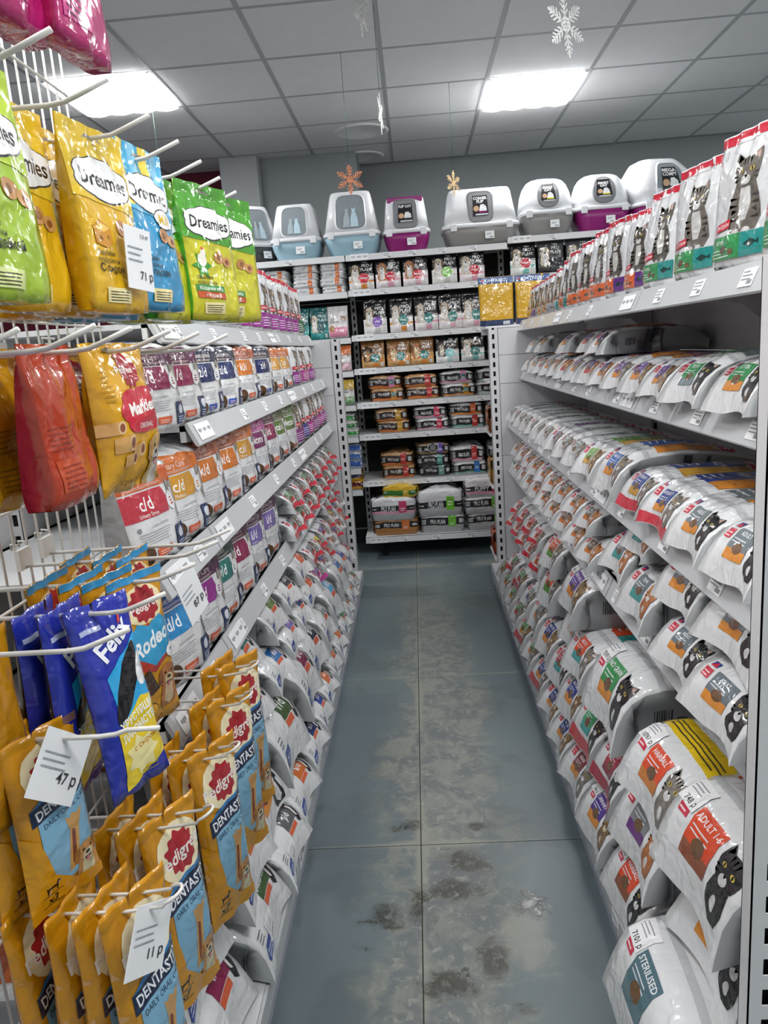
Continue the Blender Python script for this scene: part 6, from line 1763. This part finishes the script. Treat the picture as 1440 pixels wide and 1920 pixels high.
    if style == 'tall':
        els = []
        for cx, s, c in ((.36, .12, '#a9b6bd'), (.64, .14, '#b9d2de')):
            els += P_([(cx - s, .02), (cx - s * .95, .30), (cx - s * .45, .50), (cx - s * .6, .66), (cx - s * .3, .60), (cx + s * .3, .60), (cx + s * .6, .66), (cx + s * .45, .50), (cx + s * .95, .30), (cx + s, .02)], c, 'cat_silhouette')
    else:
        els = P_([(.14, .12), (.86, .12), (.86, .9), (.14, .9)] if style != 'round' else [(.1, .2), (.9, .2), (.9, .98), (.1, .98)], M_sticker, 'sticker')
        if sticker:
            for k, s in enumerate(sticker):
                els += T_(s, .5, .80 - .13 * k, .11, '#f2f3f4', .66, bold=.03, part='sticker_lettering')
        els += E_(.30, .40, .14, .11, '#c9a582', 12, 'sticker') + P_([(.42, .26), (.80, .26), (.78, .46), (.66, .56), (.50, .54)], '#e2e4e6' if style != 'flip' else '#d9dadc', 'sticker') + R_(.42, .24, .80, .30, {'round': '#d6d03a', 'corner': '#8f1a70'}.get(style, '#3a3c40'), 'sticker') + R_(.26, .14, .84, .20, '#c3c6c9', 'sticker')
    for pn, me in build_print(els, gr):
        obj(pn, me, root)
    # carrying handle on top, clips on the rim, price ticket on the tray
    mb = MB(); yt = RR[-1][0][1] * 0
    hy = d * (.97 - lv[-1][2]) * .28
    mb.tube([(-w * .12, hy, ht - .004), (-w * .11, hy, ht + .012), (w * .11, hy, ht + .012), (w * .12, hy, ht - .004)], .006, 8); mb.build('handle', M_hood if not flip else M_pb[base], root, True)
    for sx in (-1, 1):
        mb = MB(); mb.box(sx * w * .36 - .02, sx * w * .36 + .02, -d * .515, -d * .49, hb - .03, hb + .014); bevelled(mb.build('clip', M_hood, root), .004)
    if flip:
        mb = MB(); y0, w0 = front(zh); mb.box(-w * .37, w * .37, y0 - .006, y0 + .03, ht - .035, ht - .004); bevelled(mb.build('hinge_trim', M_pb[base], root), .005)
    mb = MB(); mb.box(-.028, .028, -.0006, .0006, -.022, .022); t_ = mb.build('price_ticket', M_paper, root, False, (w * .10, -d * .5 - .003, hb * .45), (math.radians(-6), 0, 0))
    mb = MB(); mb.box(-.02, .012, -.0011, -.0007, .006, .009); mb.box(-.02, .004, -.0011, -.0007, -.001, .002); mb.box(-.002, .022, -.0011, -.0007, -.016, -.010); mb.build('ticket_print', M_ink, root, False, (w * .10, -d * .5 - .003, hb * .45), (math.radians(-6), 0, 0))
    tag(root, label, 'litter box', 'litter boxes on top of the shelving')
    return root
TZ = CZ[0] + .001
litter_box('litter_box', -1.03, TZ, .32, .36, .11, .36, 'dark', 'hooded litter box with charcoal tray, turned sideways at far left', 'tall', rotz=math.radians(38))
litter_box('litter_box', -.705, TZ, .325, .36, .12, .345, 'blue', 'smaller hooded litter box with pale blue tray', 'tall')
litter_box('litter_box', -.345, TZ, .365, .38, .13, .395, 'blue', 'larger hooded litter box with pale blue tray, under the copper snowflake', 'tall')
litter_box('litter_box', .00, TZ, .30, .36, .12, .335, 'magenta', 'litter box with magenta tray and magenta top trim', 'flip', sticker=('FLIP CAT',), flip=True)
litter_box('litter_box', .468, TZ + .005, .48, .38, .115, .345, 'grey', 'wide corner litter box with grey tray and small grey door', 'corner', sticker=('CORNER', 'FLIP'))
RT = RZ[0] + .001
litter_box('litter_box', .885, RT, .335, .34, .135, .345, 'grey', 'rounded white litter box with grey tray', 'round', sticker=('SMART', 'CAT'))
litter_box('litter_box', 1.225, RT, .345, .34, .135, .345, 'magenta', 'rounded white litter box with magenta tray', 'round', sticker=('SMART', 'CAT'))
litter_box('litter_box', 1.59, RT, .42, .40, .13, .41, 'magenta', 'large white litter box with smoky round-cornered door, partly hidden', 'mega', rotz=math.radians(12), sticker=('MEGA', 'COMFY'))

# ------------------------------------------------------------------ hanging snowflakes
M_cop = mat('copper_glitter', '#c9825f', 0.22, 0.6, metal=0.85, bump=0.8, bscale=400, bdist=0.002)
M_gold = mat('pale_gold_glitter', '#d8b98c', 0.22, 0.6, metal=0.85, bump=0.8, bscale=400, bdist=0.002)
M_silver = mat('silver_glitter', '#e4e4e2', 0.2, 0.6, metal=0.6, bump=0.8, bscale=400, bdist=0.002)
M_string = mat('green_tinsel_thread', '#4f7d62', 0.35, 0.5, metal=0.4)
def snowflake(x, y, z, r, m, rotz, label, ztop=CEIL, spin=0.0, top=None):
    root = empty('hanging_snowflake', (x, y, z), rotz)
    t = .0022
    mb = MB()
    def bar(p, q, w):
        d = Vector((q[0] - p[0], q[1] - p[1])); n = Vector((-d.y, d.x)).normalized() * w
        a = [(p[0] + n.x, p[1] + n.y), (p[0] - n.x, p[1] - n.y), (q[0] - n.x * .6, q[1] - n.y * .6), (q[0] + n.x * .6, q[1] + n.y * .6)]
        mb.loft([[(u, -t / 2, v) for u, v in a], [(u, t / 2, v) for u, v in a]])
    pol = lambda rr, a: (rr * math.cos(a), rr * math.sin(a))
    for k in range(6):
        a = math.pi / 2 + k * math.pi / 3 + spin
        bar((0, 0), pol(r, a), r * .045)
        for f, l in ((.30, .26), (.48, .30), (.66, .26), (.82, .17)):
            p = pol(r * f, a)
            for sg in (-1, 1):
                q = pol(r * l, a + sg * .85); bar(p, (p[0] + q[0], p[1] + q[1]), r * .035)
        c = pol(r * .98, a)
        bar(c, pol(r * 1.06, a), r * .06)
    hexr = [pol(r * .24, math.pi / 6 + k * math.pi / 3 + spin) for k in range(6)]
    for k in range(6):
        bar(hexr[k], hexr[(k + 1) % 6], r * .05)
    mb.build('flake', m, root)
    mb = MB(); tp = top or (0, 0)
    mb.tube([(0, 0, r * 1.05), (0, 0, ztop - z)], .0011, 5); mb.build('thread', M_string, root, True)
    tag(root, label, 'decoration', 'hanging snowflake decorations')
snowflake(-.28, 4.25, 2.248, .072, M_cop, math.radians(12), 'copper glitter snowflake hanging over the larger blue litter box')
snowflake(.30, 4.85, 2.305, .068, M_gold, math.radians(50), 'pale gold glitter snowflake in front of the corner litter box')
snowflake(-.085, 3.75, 2.415, .085, M_silver, math.radians(84), 'silver snowflake seen edge-on below the ceiling')
snowflake(.70, 3.45, 2.60, .115, M_silver, math.radians(42), 'large silver snowflake at the top right', spin=.2)
snowflake(-.135, 3.55, 2.765, .10, M_silver, math.radians(75), 'silver snowflake cut by the top edge')
mb = MB(); mb.tube([(-1.33, 4.4, 2.2), (-1.33, 4.4, CEIL)], .0012, 5)
tag(mb.build('hanging_thread', M_string, None, True), 'thin green thread hanging under the left ceiling lamp', 'thread')
bpy.data.objects.remove(_to); bpy.data.curves.remove(_tc)
